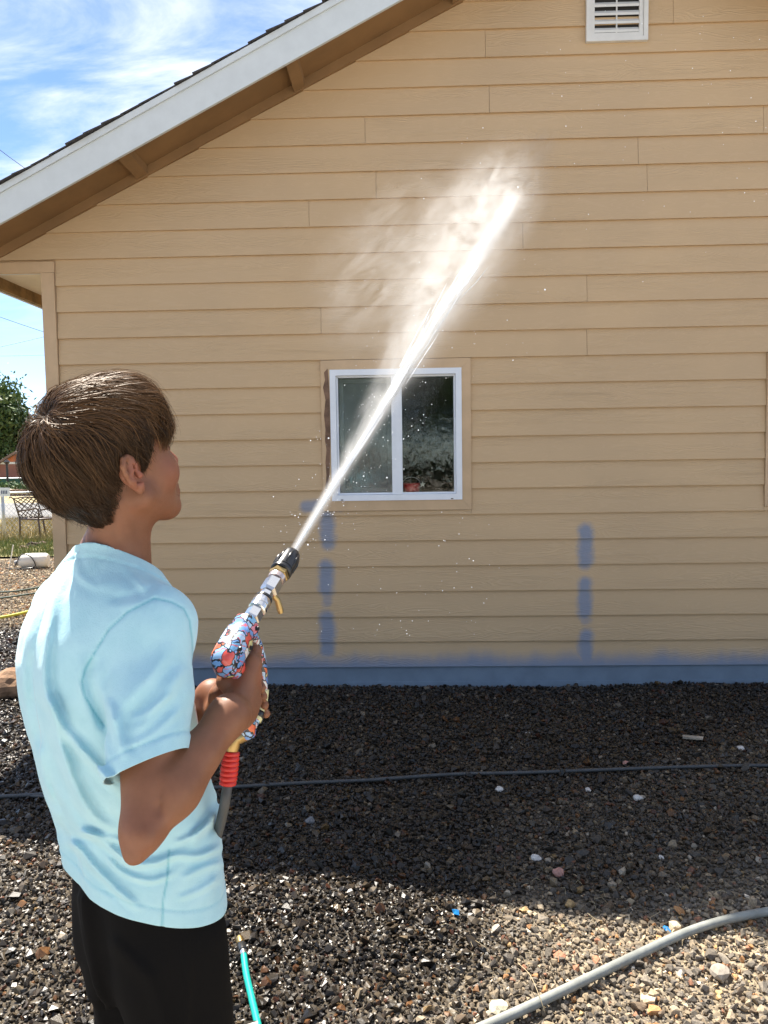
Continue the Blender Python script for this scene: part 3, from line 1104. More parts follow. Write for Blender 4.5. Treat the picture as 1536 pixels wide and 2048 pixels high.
# grass blades
def blades(name, n, area, h, cols, seed, kindp=None):
    g = np.random.default_rng(seed)
    y = g.uniform(area[2], area[3], n)
    x = -.50 * y - .7 + g.random(n) * (.12 * y + 1.3)
    hh = g.uniform(h[0], h[1], n)
    t = g.uniform(0, 2 * np.pi, n)
    w = g.uniform(.004, .009, n)
    lean = g.normal(0, .35, (n, 2)) * hh[:, None]
    b0 = np.stack([x - w * np.cos(t), y - w * np.sin(t), np.full(n, .03)], -1)
    b1 = np.stack([x + w * np.cos(t), y + w * np.sin(t), np.full(n, .03)], -1)
    tip = np.stack([x + lean[:, 0], y + lean[:, 1], .03 + hh], -1)
    V = np.stack([b0, b1, tip], 1).reshape(-1, 3)
    me = np_mesh(name, V, np.arange(3 * n).reshape(-1, 3))
    cidx = g.choice(len(cols), n)
    set_col(me, 'blade', np.repeat(np.array(cols)[cidx] * g.uniform(.7, 1.3, (n, 1)), 3, 0))
    return me


bm_ = MT('grass_blade', (.1, .1, .1), .7)
bm_.set(Base_Color=bm_.attr('blade'))
M_BLADE = bm_.m
link('grass', blades('grass', 9000, (0, 0, 12.5, 15.3), (.03, .10), [(.09, .14, .03), (.15, .19, .05), (.26, .24, .10)], 1), None, M_BLADE, 'stuff')
link('dry_grass', blades('dry_grass', 9000, (0, 0, 14.6, 20.4), (.05, .22), [(.42, .33, .17), (.34, .27, .12), (.20, .20, .07)], 2), None, M_BLADE, 'stuff')

# white tank sprayer lying on the gravel
M_JUG = weathered('white_plastic_tank', (.72, .70, .64), .05, .5, 6, .05, .003)
p = on_ground(66, 1137)
jug = thing('tank_sprayer', 'white plastic sprayer tank lying on gravel at the lawn edge', 'sprayer', tuple(p))
jx, jy, jz = p
ax = [(-.20, .0), (-.185, .07), (-.15, .105), (-.05, .115), (.10, .115), (.19, .112), (.225, .09), (.235, .0)]
b = B().tube([(jx + a, jy + .12 * a, jz + .115) for a, r in ax], [max(r, .004) for a, r in ax], 18)
kid('tank', b.mesh('tank', 50), jug, M_JUG)
kid('cap', B().tube([(jx - .195, jy - .02, jz + .10), (jx - .25, jy - .028, jz + .085)], [.042, .038], 12).mesh('cap', 35), jug, weathered('grey_cap', (.3, .3, .3), .1, .5, 10, 0))
kid('hose', B().tube(spline([(jx - .22, jy - .1, jz + .05), (jx - .1, jy - .13, jz + .22), (jx + .03, jy - .13, jz + .2), (jx + .1, jy - .13, jz + .06), (jx + .0, jy - .2, jz + .03), (jx - .3, jy - .2, jz + .03)], 8), .008, 6).mesh('hose', True), jug, M_BLACKP)
kid('wand', B().tube([(jx - .33, jy - .05, jz + .02), (jx - .27, jy - .02, jz + .36)], .009, 6).mesh('wand'), jug, M_JUG)

# small heap of dark bits on the lawn
M_DARKBIT = weathered('dark_bark', (.07, .045, .035), .4, .9, 20, .5, .01)
for k, (px, py, s, lb) in enumerate([(64, 1096, .11, 'dark rooty clump on the lawn in front of the lattice chair'), (48, 1100, .07, 'flat brown stone left of the dark rooty clump'), (84, 1092, .08, 'small brown stone right of the dark rooty clump')]):
    o = link('rock', rock_mesh('rock', s, 5.1 * k + 1, 3, .55, .6), None, M_DARKBIT if k == 0 else weathered('brown_stone', (.22, .15, .11), .2, .9, 20, .4, .01))
    o.location = gp(px, py) + np.array([0, 0, s * .3 + .02])
    tag(o, lb, 'rock')

# lattice-backed metal chair
M_IRON = weathered('brown_cast_metal', (.085, .055, .042), .2, .45, 30, .2, .002)
pc = gp(62, 1080)
ch = thing('garden_chair', 'brown metal garden chair with woven lattice back on the dry grass', 'chair', (pc[0], pc[1], .034))
cx0, cy0, cz0 = ch.location
kx = .36                                            # chair is seen from its side and back
U_ = np.array([.93, .30, 0])
W_ = np.array([-.30, .93, 0])


def cp_(u, w, z):
    return np.array([cx0, cy0, cz0]) + U_ * u + W_ * w + np.array([0, 0, z])


# back panel tilts; runs from the left post to the right post
bl, br = (-.26, -.05), (.16, .22)
def bk_(t, s_):
    """t across 0..1, s up 0..1"""
    u = -.20 + .42 * t - .10 * (s_)
    w = 0.02 + .16 * t
    return cp_(u, w, .42 + .40 * s_)
for k in range(9):
    kid('lattice_bar', B().tube([bk_(max(0, (k - 4) / 5), max(0, (4 - k) / 4)), bk_(min(1, (k + 1) / 5), min(1, (9 - k) / 4 if k > 4 else 1))], .009, 5).mesh('lattice_bar'), ch, M_IRON)
    kid('lattice_bar', B().tube([bk_(1 - max(0, (k - 4) / 5), max(0, (4 - k) / 4)), bk_(1 - min(1, (k + 1) / 5), min(1, (9 - k) / 4 if k > 4 else 1))], .009, 5).mesh('lattice_bar'), ch, M_IRON)
kid('back_frame', B().tube([bk_(0, 0), bk_(0, 1), bk_(.5, 1.06), bk_(1, 1), bk_(1, 0), bk_(0, 0)], .017, 6).mesh('back_frame', True), ch, M_IRON)
kid('top_curl', B().tube([bk_(0, 1), cp_(-.36, .0, .86), cp_(-.38, .0, .83)], .014, 6).mesh('top_curl', True), ch, M_IRON)
kid('seat', B().tube([cp_(-.18, .0, .40), cp_(.2, .16, .40)], .022, 6).tube([cp_(-.18, .0, .40), cp_(.22, -.42, .41), cp_(.60, -.26, .41), cp_(.2, .16, .40)], .02, 6).mesh('seat', True), ch, M_IRON)
for lg in ([cp_(-.20, .02, .44), cp_(-.20, .02, .2), cp_(-.22, .05, 0)], [cp_(.22, .18, .44), cp_(.24, .19, .2), cp_(.27, .22, 0)], [cp_(.22, -.42, .41), cp_(.25, -.44, 0)], [cp_(.6, -.26, .41), cp_(.63, -.28, 0)]):
    kid('leg', B().tube(lg, .019, 6).mesh('leg', True), ch, M_IRON)
kid('armrest', B().tube(spline([bk_(1, .35), cp_(.40, .05, .60), cp_(.62, -.2, .62), cp_(.62, -.26, .41)], 6), .017, 6).mesh('armrest', True), ch, M_IRON)
kid('armrest', B().tube(spline([bk_(0, .35), cp_(.02, -.2, .60), cp_(.22, -.4, .62), cp_(.22, -.42, .41)], 6), .017, 6).mesh('armrest', True), ch, M_IRON)

# chain-link fence
M_GALV = MT('galvanised_steel', (.52, .54, .56), .45, Metallic=.7).m
FY = 15.9
fx0, fx1 = -16.0, -2.7
fence = thing('chain_link_fence', 'low chain link fence with galvanised rail behind the lattice chair', 'fence', (-8, FY, 0))
zr = float(wp(60, 986, FY)[2])
kid('top_rail', B().tube([(fx0, FY, zr), (fx1, FY, zr + .02)], .024, 8).mesh('top_rail', True), fence, M_GALV)
xpost = float(wp(6, 1040, FY)[0])
for k in range(-3, 2):
    x = xpost + k * 2.9
    if fx0 - .1 < x < fx1 + .1:
        kid('post', B().tube([(x, FY + .03, 0), (x, FY + .03, zr + .06)], .034, 8).mesh('post', True), fence, M_GALV)
b = B()
n = 0
for k in np.arange(fx0, fx1, .10):
    for sgn in (1, -1):
        a0 = Vector((k, FY - .012 * sgn, .06))
        a1 = Vector((k + sgn * (zr - .06), FY - .012 * sgn, zr))
        if fx0 <= a1.x <= fx1:
            b.tube([a0, a1], .003, 3, cap=False)
kid('wire_mesh', b.mesh('wire_mesh'), fence, M_GALV, 'stuff')

# small sign on the fence
sg = B().box((xpost - .25, FY - .05, zr - .06), (xpost + .20, FY - .04, zr + .12)).mesh('sign')
sgo = link('sign', sg, None, M_VINYL)
tag(sgo, 'small white sign fixed to the top of the chain link fence', 'sign')
b = B()
for k, (x0, z0) in enumerate([(.02, -.01), (.055, -.01), (.09, -.01), (.125, -.01)]):
    b.box((xpost + x0, FY - .0525, zr + z0), (xpost + x0 + .02, FY - .0505, zr + z0 + .07))
kid('marking', b.mesh('marking'), sgo, MT('dark_blue_ink', (.03, .06, .16), .6).m)

# garden bed, privacy screen fence, lamp post and the low red building across the road
gb0 = wp(-60, 990, 36)
bed = link('garden_bed', B().box((-26, 34, .0), (-9.5, 38, .32)).bevel(.03, 1).mesh('garden_bed'), None, M_OLDWOOD)
tag(bed, 'raised garden bed with wooden sides in front of the green fence', 'garden bed')


def leaf_blob(n, cx, cy_, cz, rx, ry, rz, size, seed, cols, clumps=14, fill=.55):
    g = np.random.default_rng(seed)
    cc = g.normal(size=(clumps, 3))
    cc /= np.linalg.norm(cc, axis=1)[:, None]
    cc *= g.uniform(.35, .95, (clumps, 1))
    k = g.integers(0, clumps, n)
    p = cc[k] + g.normal(0, .19, (n, 3))
    tone = g.uniform(.7, 1.25, clumps)[k]
    P = p * np.array([rx, ry, rz]) + np.array([cx, cy_, cz])
    a = g.normal(size=(n, 3))
    a /= np.linalg.norm(a, axis=1)[:, None]
    b_ = np.cross(a, g.normal(size=(n, 3)))
    b_ /= np.linalg.norm(b_, axis=1)[:, None]
    s_ = size * g.uniform(.6, 1.4, (n, 1))
    V = np.stack([P - a * s_, P + b_ * s_ * .5, P + a * s_, P - b_ * s_ * .5], 1).reshape(-1, 3)
    C = np.array(cols)[g.integers(0, len(cols), n)] * tone[:, None]
    return V, np.repeat(C, 4, 0)


lf = MT('leaf', (.06, .1, .02), .55)
lf.set(Base_Color=lf.attr('leafcol'))
lf.b.inputs['Transmission Weight'].default_value = 0.0
M_LEAF = lf.m


def leaves_mesh(name, V, C):
    me = np_mesh(name, V, np.arange(len(V)).reshape(-1, 4))
    set_col(me, 'leafcol', C)
    return me


V, C = zip(*[leaf_blob(500, x, 36 + random.uniform(-1, 1), .35, 1.1, 1.0, .35, .10, 40 + k, [(.06, .12, .03), (.10, .17, .04), (.15, .20, .06)], 8) for k, x in enumerate(np.arange(-24, -11, 1.2))])
pl = link('garden_plants', leaves_mesh('garden_plants', np.concatenate(V), np.concatenate(C)), None, M_LEAF, 'stuff')

M_GREENF = weathered('green_screen_mesh', (.018, .075, .055), .2, .8, 2, .1, .01)
gf = thing('screen_fence', 'dark green privacy screen fence across the road', 'fence', (-18, 40, 0))
zt0 = float(wp(40, 957, 40)[2])
xs = np.arange(-30, -9.9, 2.5)
for xa, xb in zip(xs, xs[1:]):
    kid('screen_panel', B().box((xa + .04, 40, .02), (xb - .04, 40.03, zt0)).mesh('screen_panel'), gf, M_GREENF)
for x in xs:
    kid('post', B().tube([(x, 40.05, 0), (x, 40.05, zt0 + .03)], .04, 6).mesh('post'), gf, M_GALV)
kid('top_rail', B().tube([(-30, 40.02, zt0 + .02), (-10, 40.02, zt0 + .02)], .035, 6).mesh('top_rail'), gf, M_GALV)

M_BRICK = weathered('red_brown_siding', (.235, .105, .082), .12, .8, 1.5, .1, .01)
M_ORANGE = weathered('orange_gable_boards', (.43, .14, .06), .12, .8, 1.5, .1, .01)
M_ROOFB = weathered('brown_roofing', (.17, .12, .10), .2, .9, 3, .2, .02)
YB2 = 52.0
ap = wp(35, 904, YB2)
ev = wp(0, 925, YB2)
bx0, bx1 = ap[0] - 4.6, ap[0] + 4.6
bd = thing('outbuilding', 'low red brown outbuilding with orange gable beyond the green fence', 'building', (float(ap[0]), YB2, 0))
kid('wall', B().box((bx0, YB2, 0), (bx1, YB2 + 8, ev[2])).mesh('wall'), bd, M_BRICK)
sl_ = (ap[2] - ev[2]) / (ap[0] - ev[0])
hz = float(ap[2] - .1)
ze = float(ev[2])
kid('gable', B().prism([(ap[0] - (hz - ze) / sl_, ze + .001), (ap[0] + (hz - ze) / sl_, ze + .001), (ap[0], hz)], YB2 - .03, YB2 + 8).mesh('gable'), bd, M_ORANGE)
for s_ in (-1, 1):
    xe = ap[0] + s_ * 5.0
    ze2 = hz - 5.0 * sl_
    kid('roof', B().prism([(ap[0], hz + .002), (xe, ze2), (xe, ze2 + .16), (ap[0], hz + .16)], YB2 - .35, YB2 + 8.3).mesh('roof'), bd, M_ROOFB)
kid('eave_trim', B().box((bx0, YB2 - .08, ze - .12), (bx1, YB2 - .031, ze + .02)).mesh('eave_trim'), bd, M_WHITE)
lp = wp(16, 975, 38.5)
po = thing('lamp_post', 'slim black yard lamp post before the green screen fence', 'lamp post', (float(lp[0]), 38.5, 0))
ztp = float(wp(16, 928, 38.5)[2])
kid('post', B().tube([(lp[0], 38.5, 0), (lp[0], 38.5, ztp)], .06, 8).mesh('post'), po, M_BLACKP)
kid('lamp_head', B().tube([(lp[0], 38.5, ztp), (lp[0], 38.5, ztp + .10), (lp[0], 38.5, ztp + .22)], [.09, .16, .05], 8).mesh('lamp_head'), po, M_BLACKP)

# trees
M_BARK = weathered('bark', (.10, .075, .05), .3, .9, 8, .6, .02)


def tree(name, x, y, h, rx, ry, rz, n, seed, label, cols, group=None):
    t = thing(name, label, 'tree', (x, y, 0), group)
    b = B().tube([(x, y, 0), (x + .05, y, h * .25), (x - .05, y + .1, h * .55), (x, y, h * .85)], [.28, .22, .15, .04], 8)
    g = random.Random(seed)
    for k in range(7):
        a = g.uniform(0, 6.28)
        z = h * g.uniform(.25, .6)
        b.tube([(x, y, z), (x + rx * .4 * math.cos(a), y + ry * .4 * math.sin(a), z + h * .12), (x + rx * .75 * math.cos(a), y + ry * .75 * math.sin(a), z + h * .28)], [.10, .07, .02], 6)
    kid('trunk', b.mesh('trunk', True), t, M_BARK)
    V, C = leaf_blob(n, x, y, h - rz, rx, ry, rz, .20, seed, cols, 46)
    kid('crown', leaves_mesh('crown', V, C), t, M_LEAF)
    return t


GC = [(.045, .085, .018), (.07, .12, .025), (.10, .15, .035)]
c1_ = wp(-20, 840, 68)
tree('tree', float(c1_[0]), 68.0, float(wp(-5, 768, 68)[2]), 4.0, 3.6, 3.6, 26000, 3, 'leafy green tree left of the boy behind the red outbuilding', GC)

# overhead wires
M_WIREB = MT('cable', (.03, .03, .035), .6).m
for k, (a, b_, y0, lb) in enumerate([((0, 634), (88, 664), 26, 'upper overhead wire dropping towards the corner board'), ((0, 694), (90, 673), 30, 'middle overhead wire rising towards the corner board'),
                                    ((0, 712), (90, 710), 60, 'faint level wire below the other two'), ((0, 300), (45, 333), 22, 'single wire high beside the roof edge')]):
    p0, p1 = wp(*a, y0), wp(*b_, y0 + 1.5)
    d = p1 - p0
    L = np.linalg.norm(d)
    pts = [p0 + d * t + np.array([0, 0, .02 * L * (t * (t - 1)) * .6]) for t in np.linspace(-3.2, 2.4 if k != 3 else 1.6, 24)]
    tag(link('overhead_wire', B().tube(pts, .009 if k != 2 else .014, 5).mesh('overhead_wire', True), None, M_WIREB), lb, 'wire', 'overhead wires')

# what the window mirrors: dark trees across the street behind the viewer; the pale bounce ground below is added
V, C = [], []
for k, x in enumerate(np.arange(-34, 36, 3.4)):
    hgt = random.uniform(5.5, 8.5) if x < 6 else random.uniform(3.6, 6.0)
    v, c_ = leaf_blob(900, x + random.uniform(-1, 1), -24 + random.uniform(-3, 2), 2.2 + hgt * .42, 2.9, 2.4, hgt * .42, .38, 300 + k, GC, 20)
    V.append(v)
    C.append(c_)
for k, x in enumerate(np.arange(-40, 42, 2.0)):
    v, c_ = leaf_blob(420, x, -26, .75, 1.5, .7, .75, .28, 500 + k, GC, 10)
    V.append(v)
    C.append(c_)
link('far_tree_line', leaves_mesh('far_tree_line', np.concatenate(V), np.concatenate(C)), None, M_LEAF, 'stuff')
flat('bounce_ground', (-60, -19), (60, .6), .035, weathered('pale_bounce', (.46, .43, .385), .1, .9, 2, 0))  # added unseen pale ground, bounces sunlight onto the shaded wall
# ================================================================== the boy
# ---- sparse signed-distance modelling: smooth unions of tapered limbs, meshed with surface nets
def _bs(p, b):
    return b


class Prim:
    def __init__(s, f, lo, hi, k=0.0, op='add'):
        s.f, s.lo, s.hi, s.k, s.op = f, np.array(lo, float), np.array(hi, float), k, op


def v3(p):
    return np.array([float(x) for x in p])


def cap(a, b, ra, rb, k=.012, op='add', flat=None):
    """tapered capsule; flat = (axis, factor) squeezes it along a direction"""
    a, b = v3(a), v3(b)
    ab = b - a
    L2 = ab @ ab + 1e-12

    def f(P):
        q = P - a
        t = np.clip(q @ ab / L2, 0, 1)
        d = q - t[:, None] * ab
        r = ra + (rb - ra) * t
        if flat is not None:
            n, fac = flat
            c = d @ n
            d = d + (c * (1 / fac - 1))[:, None] * n
            return (np.linalg.norm(d, axis=1) - r) * (fac ** .5)
        return np.linalg.norm(d, axis=1) - r
    m = max(ra, rb)
    return Prim(f, np.minimum(a, b) - m, np.maximum(a, b) + m, k, op)


def chain(pts, rs, k=.012, **kw):
    return [cap(pts[i], pts[i + 1], rs[i], rs[i + 1], k if i == 0 else min(k, .008), **kw) for i in range(len(pts) - 1)]


def ell(c, r, M=None, k=.012, op='add'):
    """ellipsoid, M = 3x3 columns are its axes"""
    c, r = v3(c), v3(r)
    M = np.eye(3) if M is None else M

    def f(P):
        q = (P - c) @ M
        k0 = np.linalg.norm(q / r, axis=1)
        k1 = np.linalg.norm(q / (r * r), axis=1)
        return k0 * (k0 - 1) / np.maximum(k1, 1e-9)
    m = np.abs(M) @ r
    return Prim(f, c - m, c + m, k, op)


def loft(zs, cf, cl, rf, rl, O, Fv, Lv, k=.02, power=2.0):
    """stack of ellipses along z: centre offsets (cf, cl) and radii (rf, rl) along Fv and Lv"""
    zs, cf, cl, rf, rl = map(np.array, (zs, cf, cl, rf, rl))
    o = np.argsort(zs)
    zs, cf, cl, rf, rl = zs[o], cf[o], cl[o], rf[o], rl[o]
    T_ = np.array(spline(np.stack([zs, cf, cl, rf, rl], 1), 8))
    zs, cf, cl, rf, rl = T_.T

    def f(P):
        q = P - O
        z = q[:, 2]
        zc = np.clip(z, zs[0], zs[-1])
        a, b = np.interp(zc, zs, rf), np.interp(zc, zs, rl)
        u = (q @ Fv - np.interp(zc, zs, cf)) / a
        w = (q @ Lv - np.interp(zc, zs, cl)) / b
        k0 = (np.abs(u) ** power + np.abs(w) ** power) ** (1 / power)
        g = np.sqrt((u / a) ** 2 + (w / b) ** 2) / np.maximum(np.sqrt(u * u + w * w), 1e-6)
        d = (k0 - 1) / np.maximum(g, 1e-6)
        return np.maximum(d, np.maximum(zs[0] - z, z - zs[-1]))
    m = float(max(rf.max(), rl.max()) + max(np.abs(cf).max(), np.abs(cl).max()))
    return Prim(f, O + np.array([-m, -m, zs[0]]), O + np.array([m, m, zs[-1]]), k)


def eval_sdf(prims, P, bid=None, blo=None, bhi=None, nb=None):
    D = np.full(len(P), .30)
    for p in prims:
        mar = max(p.k * 1.5, .012) + .004
        if bid is not None:
            sel = np.where(np.all((bhi >= p.lo - mar) & (blo <= p.hi + mar), axis=1))[0]
            if not len(sel):
                continue
            idx = (sel[:, None] * nb + np.arange(nb)).ravel()
        else:
            idx = np.where(np.all((P >= p.lo - mar - .05) & (P <= p.hi + mar + .05), axis=1))[0]
            if not len(idx):
                continue
        d = p.f(P[idx])
        o = D[idx]
        if p.op == 'sub':
            d = -d
            if p.k > 0:
                h = np.clip(.5 - .5 * (o - d) / p.k, 0, 1)
                D[idx] = o + (d - o) * h + p.k * h * (1 - h)
            else:
                D[idx] = np.maximum(o, d)
        elif p.op == 'disp':
            D[idx] = o - p.f(P[idx])
        elif p.k > 0:
            h = np.clip(.5 + .5 * (o - d) / p.k, 0, 1)
            D[idx] = o + (d - o) * h - p.k * h * (1 - h)
        else:
            D[idx] = np.minimum(o, d)
    return D


def nets(prims, h, post=None, smooth=2, margin=.02):
    """surface nets over the blocks near the surface"""
    lo = np.min([p.lo for p in prims], 0) - margin
    hi = np.max([p.hi for p in prims], 0) + margin
    NB = 8
    nb = np.ceil((hi - lo) / (h * NB)).astype(int)
    bi = np.stack(np.meshgrid(*[np.arange(n) for n in nb], indexing='ij'), -1).reshape(-1, 3)
    cen = lo + (bi + .5) * h * NB
    Dc = eval_sdf(prims, cen)
    bi = bi[np.abs(Dc) < h * NB * .87 * 1.35 + .012]
    blo = lo + bi * h * NB
    bhi = blo + h * NB
    g = np.stack(np.meshgrid(*[np.arange(NB + 1)] * 3, indexing='ij'), -1).reshape(-1, 3)
    nbp = len(g)
    P = (blo[:, None, :] + g[None] * h).reshape(-1, 3)
    D = eval_sdf(prims, P, True, blo, bhi, nbp)
    if post is not None:
        D = post(P, D)
    V = D.reshape(-1, NB + 1, NB + 1, NB + 1)
    corners = [V[:, i:NB + i, j:NB + j, k:NB + k] for i in (0, 1) for j in (0, 1) for k in (0, 1)]
    C = np.stack(corners, -1)
    mixed = (C.min(-1) < 0) & (C.max(-1) >= 0)
    b, i, j, k = np.where(mixed)
    cv = C[b, i, j, k]
    cp3 = np.array([(x, y, z) for x in (0, 1) for y in (0, 1) for z in (0, 1)], float)
    edges = [(p, q) for p in range(8) for q in range(p + 1, 8) if np.abs(cp3[p] - cp3[q]).sum() == 1]
    acc = np.zeros((len(b), 3))
    cnt = np.zeros(len(b))
    for p, q in edges:
        a_, c_ = cv[:, p], cv[:, q]
        m = (a_ < 0) != (c_ < 0)
        t = np.where(m, a_ / np.where(m, a_ - c_, 1), 0)
        acc += np.where(m[:, None], cp3[p] + t[:, None] * (cp3[q] - cp3[p]), 0)
        cnt += m
    loc = acc / cnt[:, None]
    gi = bi[b] * NB + np.stack([i, j, k], -1)
    verts = lo + (gi + loc) * h
    dims = nb * NB + 2
    key = lambda g_: (g_[:, 0].astype(np.int64) * dims[1] + g_[:, 1]) * dims[2] + g_[:, 2]
    kk = key(gi)
    order = np.argsort(kk)
    ks = kk[order]

    def find(gq):
        q = key(gq)
        pos = np.clip(np.searchsorted(ks, q), 0, len(ks) - 1)
        ok = ks[pos] == q
        return order[pos], ok
    quads = []
    for ax in range(3):
        sl0 = [slice(None)] + [slice(0, NB)] * 3
        sl1 = list(sl0)
        sl1[1 + ax] = slice(1, NB + 1)
        A, Bv = V[tuple(sl0)], V[tuple(sl1)]
        ch = (A < 0) != (Bv < 0)
        b2, i2, j2, k2 = np.where(ch)
        sgn = A[b2, i2, j2, k2] < 0
        ge = bi[b2] * NB + np.stack([i2, j2, k2], -1)
        u, w = [(1, 2), (2, 0), (0, 1)][ax]
        eu, ew = np.eye(3, dtype=int)[u], np.eye(3, dtype=int)[w]
        ids, oks = zip(*[find(ge - da * eu - db * ew) for da, db in ((0, 0), (1, 0), (1, 1), (0, 1))])
        ok = np.all(oks, 0)
        q = np.stack(ids, -1)[ok]
        s_ = sgn[ok]
        q[~s_] = q[~s_][:, ::-1]
        quads.append(q)
    Q = np.concatenate(quads)
    # relax
    E = np.concatenate([Q[:, [0, 1]], Q[:, [1, 2]], Q[:, [2, 3]], Q[:, [3, 0]]])
    for it in range(smooth):
        for lam in (.5, -.51):
            s_ = np.zeros_like(verts)
            c_ = np.zeros(len(verts))
            for d_ in range(3):
                s_[:, d_] = np.bincount(E[:, 0], verts[E[:, 1], d_], len(verts)) + np.bincount(E[:, 1], verts[E[:, 0], d_], len(verts))
            c_ = np.bincount(E[:, 0], minlength=len(verts)) + np.bincount(E[:, 1], minlength=len(verts))
            verts = verts + lam * (s_ / np.maximum(c_, 1)[:, None] - verts)
    return verts, Q


def keep_biggest(V, Q):
    return V, Q


# ---- the boy's own directions: u to the right as seen, w away, at his bearing
_az = math.atan2(ray(205, 950)[0], ray(205, 950)[1])
U0 = np.array([math.cos(_az), -math.sin(_az), 0])
W0 = np.array([math.sin(_az), math.cos(_az), 0])
ZZ = np.array([0, 0, 1.0])


def dirs(deg):
    t = rad(deg)
    F = math.cos(t) * U0 + math.sin(t) * W0
    Lh = -math.sin(t) * U0 + math.cos(t) * W0      # his left
    return F, Lh


# ---- head frame
HYAW, HTILT = 33.0, 19.0
HF, HL = dirs(HYAW)
hf = HF * math.cos(rad(HTILT)) + ZZ * math.sin(rad(HTILT))
hu = np.cross(hf, HL)
HM = np.stack([hf, HL, hu], 1)
EAR = dp(268, 948, 1.165)
HO = EAR + HL * .075 + HF * .016


def hp(x, y, z):
    return HO + HM @ np.array([x, y, z], float)


HS = 1.0
skin_p = []
# skull, face, jaw
skin_p += [ell(hp(-.008, 0, .050), (.097, .077, .082), HM, .0)]
skin_p += [ell(hp(.040, 0, -.012), (.058, .057, .085), HM, .03)]
skin_p += [ell(hp(.060, 0, .05), (.040, .055, .045), HM, .02)]
for s_ in (1, -1):
    skin_p += [cap(hp(.000, s_ * .054, -.038), hp(.068, s_ * .014, -.083), .020, .017, .025)]
    skin_p += [ell(hp(.056, s_ * .042, -.018), (.030, .022, .028), HM, .022)]
    skin_p += [cap(hp(.082, s_ * .012, .030), hp(.070, s_ * .040, .030), .010, .010, .016)]
    skin_p += [ell(hp(.088, s_ * .031, .013), (.012, .017, .011), HM, .010, 'sub')]
    skin_p += [ell(hp(.079, s_ * .031, .012), (.0125, .0135, .0115), HM, .004)]
skin_p += [ell(hp(.075, 0, -.087), (.017, .020, .016), HM, .02)]
skin_p += [cap(hp(.093, 0, .018), hp(.112, 0, -.018), .0085, .0115, .014)]
for s_ in (1, -1):
    skin_p += [ell(hp(.102, s_ * .011, -.024), (.011, .008, .008), HM, .008)]
skin_p += [cap(hp(.090, .016, -.054), hp(.090, -.016, -.054), .008, .008, .008), cap(hp(.088, .015, -.066), hp(.088, -.015, -.066), .009, .009, .008)]
skin_p += [cap(hp(.101, .02, -.060), hp(.101, -.02, -.060), .002, .002, .004, 'sub')]
# neck
TORYAW = 28.0
TF, TL = dirs(TORYAW)
T0 = dp(222, 1098, 1.255)                      # base of the neck
NB0 = hp(-.010, 0, -.035)
skin_p += [cap(NB0, T0 + TF * .014 + ZZ * -.03, .043, .047, .03)]
skin_p += [cap(hp(.005, 0, -.06), T0 + TF * .030 - ZZ * .05, .028, .030, .02)]
for s_ in (1, -1):
    skin_p += [cap(hp(-.035, s_ * .034, -.035), T0 + TF * .036 + TL * s_ * .018 - ZZ * .055, .013, .012, .010)]
    skin_p += [cap(T0 + TL * s_ * .012 - ZZ * .01 - TF * .012, T0 + TL * s_ * .10 - ZZ * .100 - TF * .01, .032, .034, .03)]


# ears
def ear(side):
    out = []
    yb = -.0735 * side
    tlt = rad(12)
    flare = .42

    def e(up, back, outw):
        b2 = back * math.cos(tlt) - up * math.sin(tlt) * -.6
        o = outw + (back + .012) * flare
        return hp(-.020 - b2, yb - side * o, up + .004)
    k = .0035
    pl = HM @ np.array([[math.cos(.4), 0, 0], [0, 1, 0], [0, 0, 1]], float)
    helix = [(.001, -.007, .002), (.014, -.013, .002), (.025, -.010, .003), (.031, -.001, .004), (.030, .010, .005), (.022, .017, .005), (.010, .018, .004), (-.004, .015, .003), (-.015, .009, .002)]
    back_n = HM @ np.array([-math.sin(.42), -side * math.cos(.42), 0])
    n_ = back_n / np.linalg.norm(back_n)
    for a, b in (((.018, .001), (.006, .006)), ((.006, .006), (-.010, .002)), ((.016, .006), (.0, .010))):
        out.append(cap(e(a[0], a[1], .001), e(b[0], b[1], .001), .0135, .0125, .004, flat=(n_, .28)))
    out += chain([e(*q) for q in helix], [.0038, .004, .0042, .0044, .0044, .0042, .0040, .0040, .0042], k)
    out += [ell(e(-.021, -.001, .0015), (.0085, .0050, .0105), HM, .005)]
    out += chain([e(.019, .001, .0035), e(.008, .007, .005), (e(-.006, .007, .005)), e(-.013, -.001, .004)], [.0030, .0034, .0034, .0030], .004)
    out += [ell(e(-.002, -.003, .007), (.0088, .0080, .0115), HM, .004, 'sub')]
    out += [ell(e(.013, -.004, .006), (.006, .005, .0055), HM, .003, 'sub')]
    out += [ell(e(-.003, -.0115, .004), (.0055, .0045, .0065), HM, .004)]
    return out


skin_p += ear(1)
skin_p += ear(-1)

# ---- arms (right arm bent, hand on the gun; left arm comes round from behind)
SHR = T0 - TL * .132 - ZZ * .108 - TF * .005
SHL = T0 + TL * .132 - ZZ * .112 - TF * .005
ELR = dp(286, 1658, 1.045)
WRR = dp(458, 1430, 1.175)
ELL_ = dp(322, 1530, 1.42)
WRL = dp(424, 1392, 1.325)
skin_p += [cap(SHR, (SHR * .45 + ELR * .55), .046, .041, .02), cap((SHR * .45 + ELR * .55), ELR, .041, .0275, .02)]
fm = ELR * .68 + WRR * .32
skin_p += [cap(ELR, fm, .0270, .0365, .02), cap(fm, WRR, .0365, .0255, .02)]
skin_p += [ell(ELR + (ELR - WRR) / np.linalg.norm(ELR - WRR) * .014 + np.array([0, 0, -.014]), (.014, .014, .014), None, .02)]
_ud = (ELR - SHR) / np.linalg.norm(ELR - SHR)
_fd = (WRR - ELR) / np.linalg.norm(WRR - ELR)
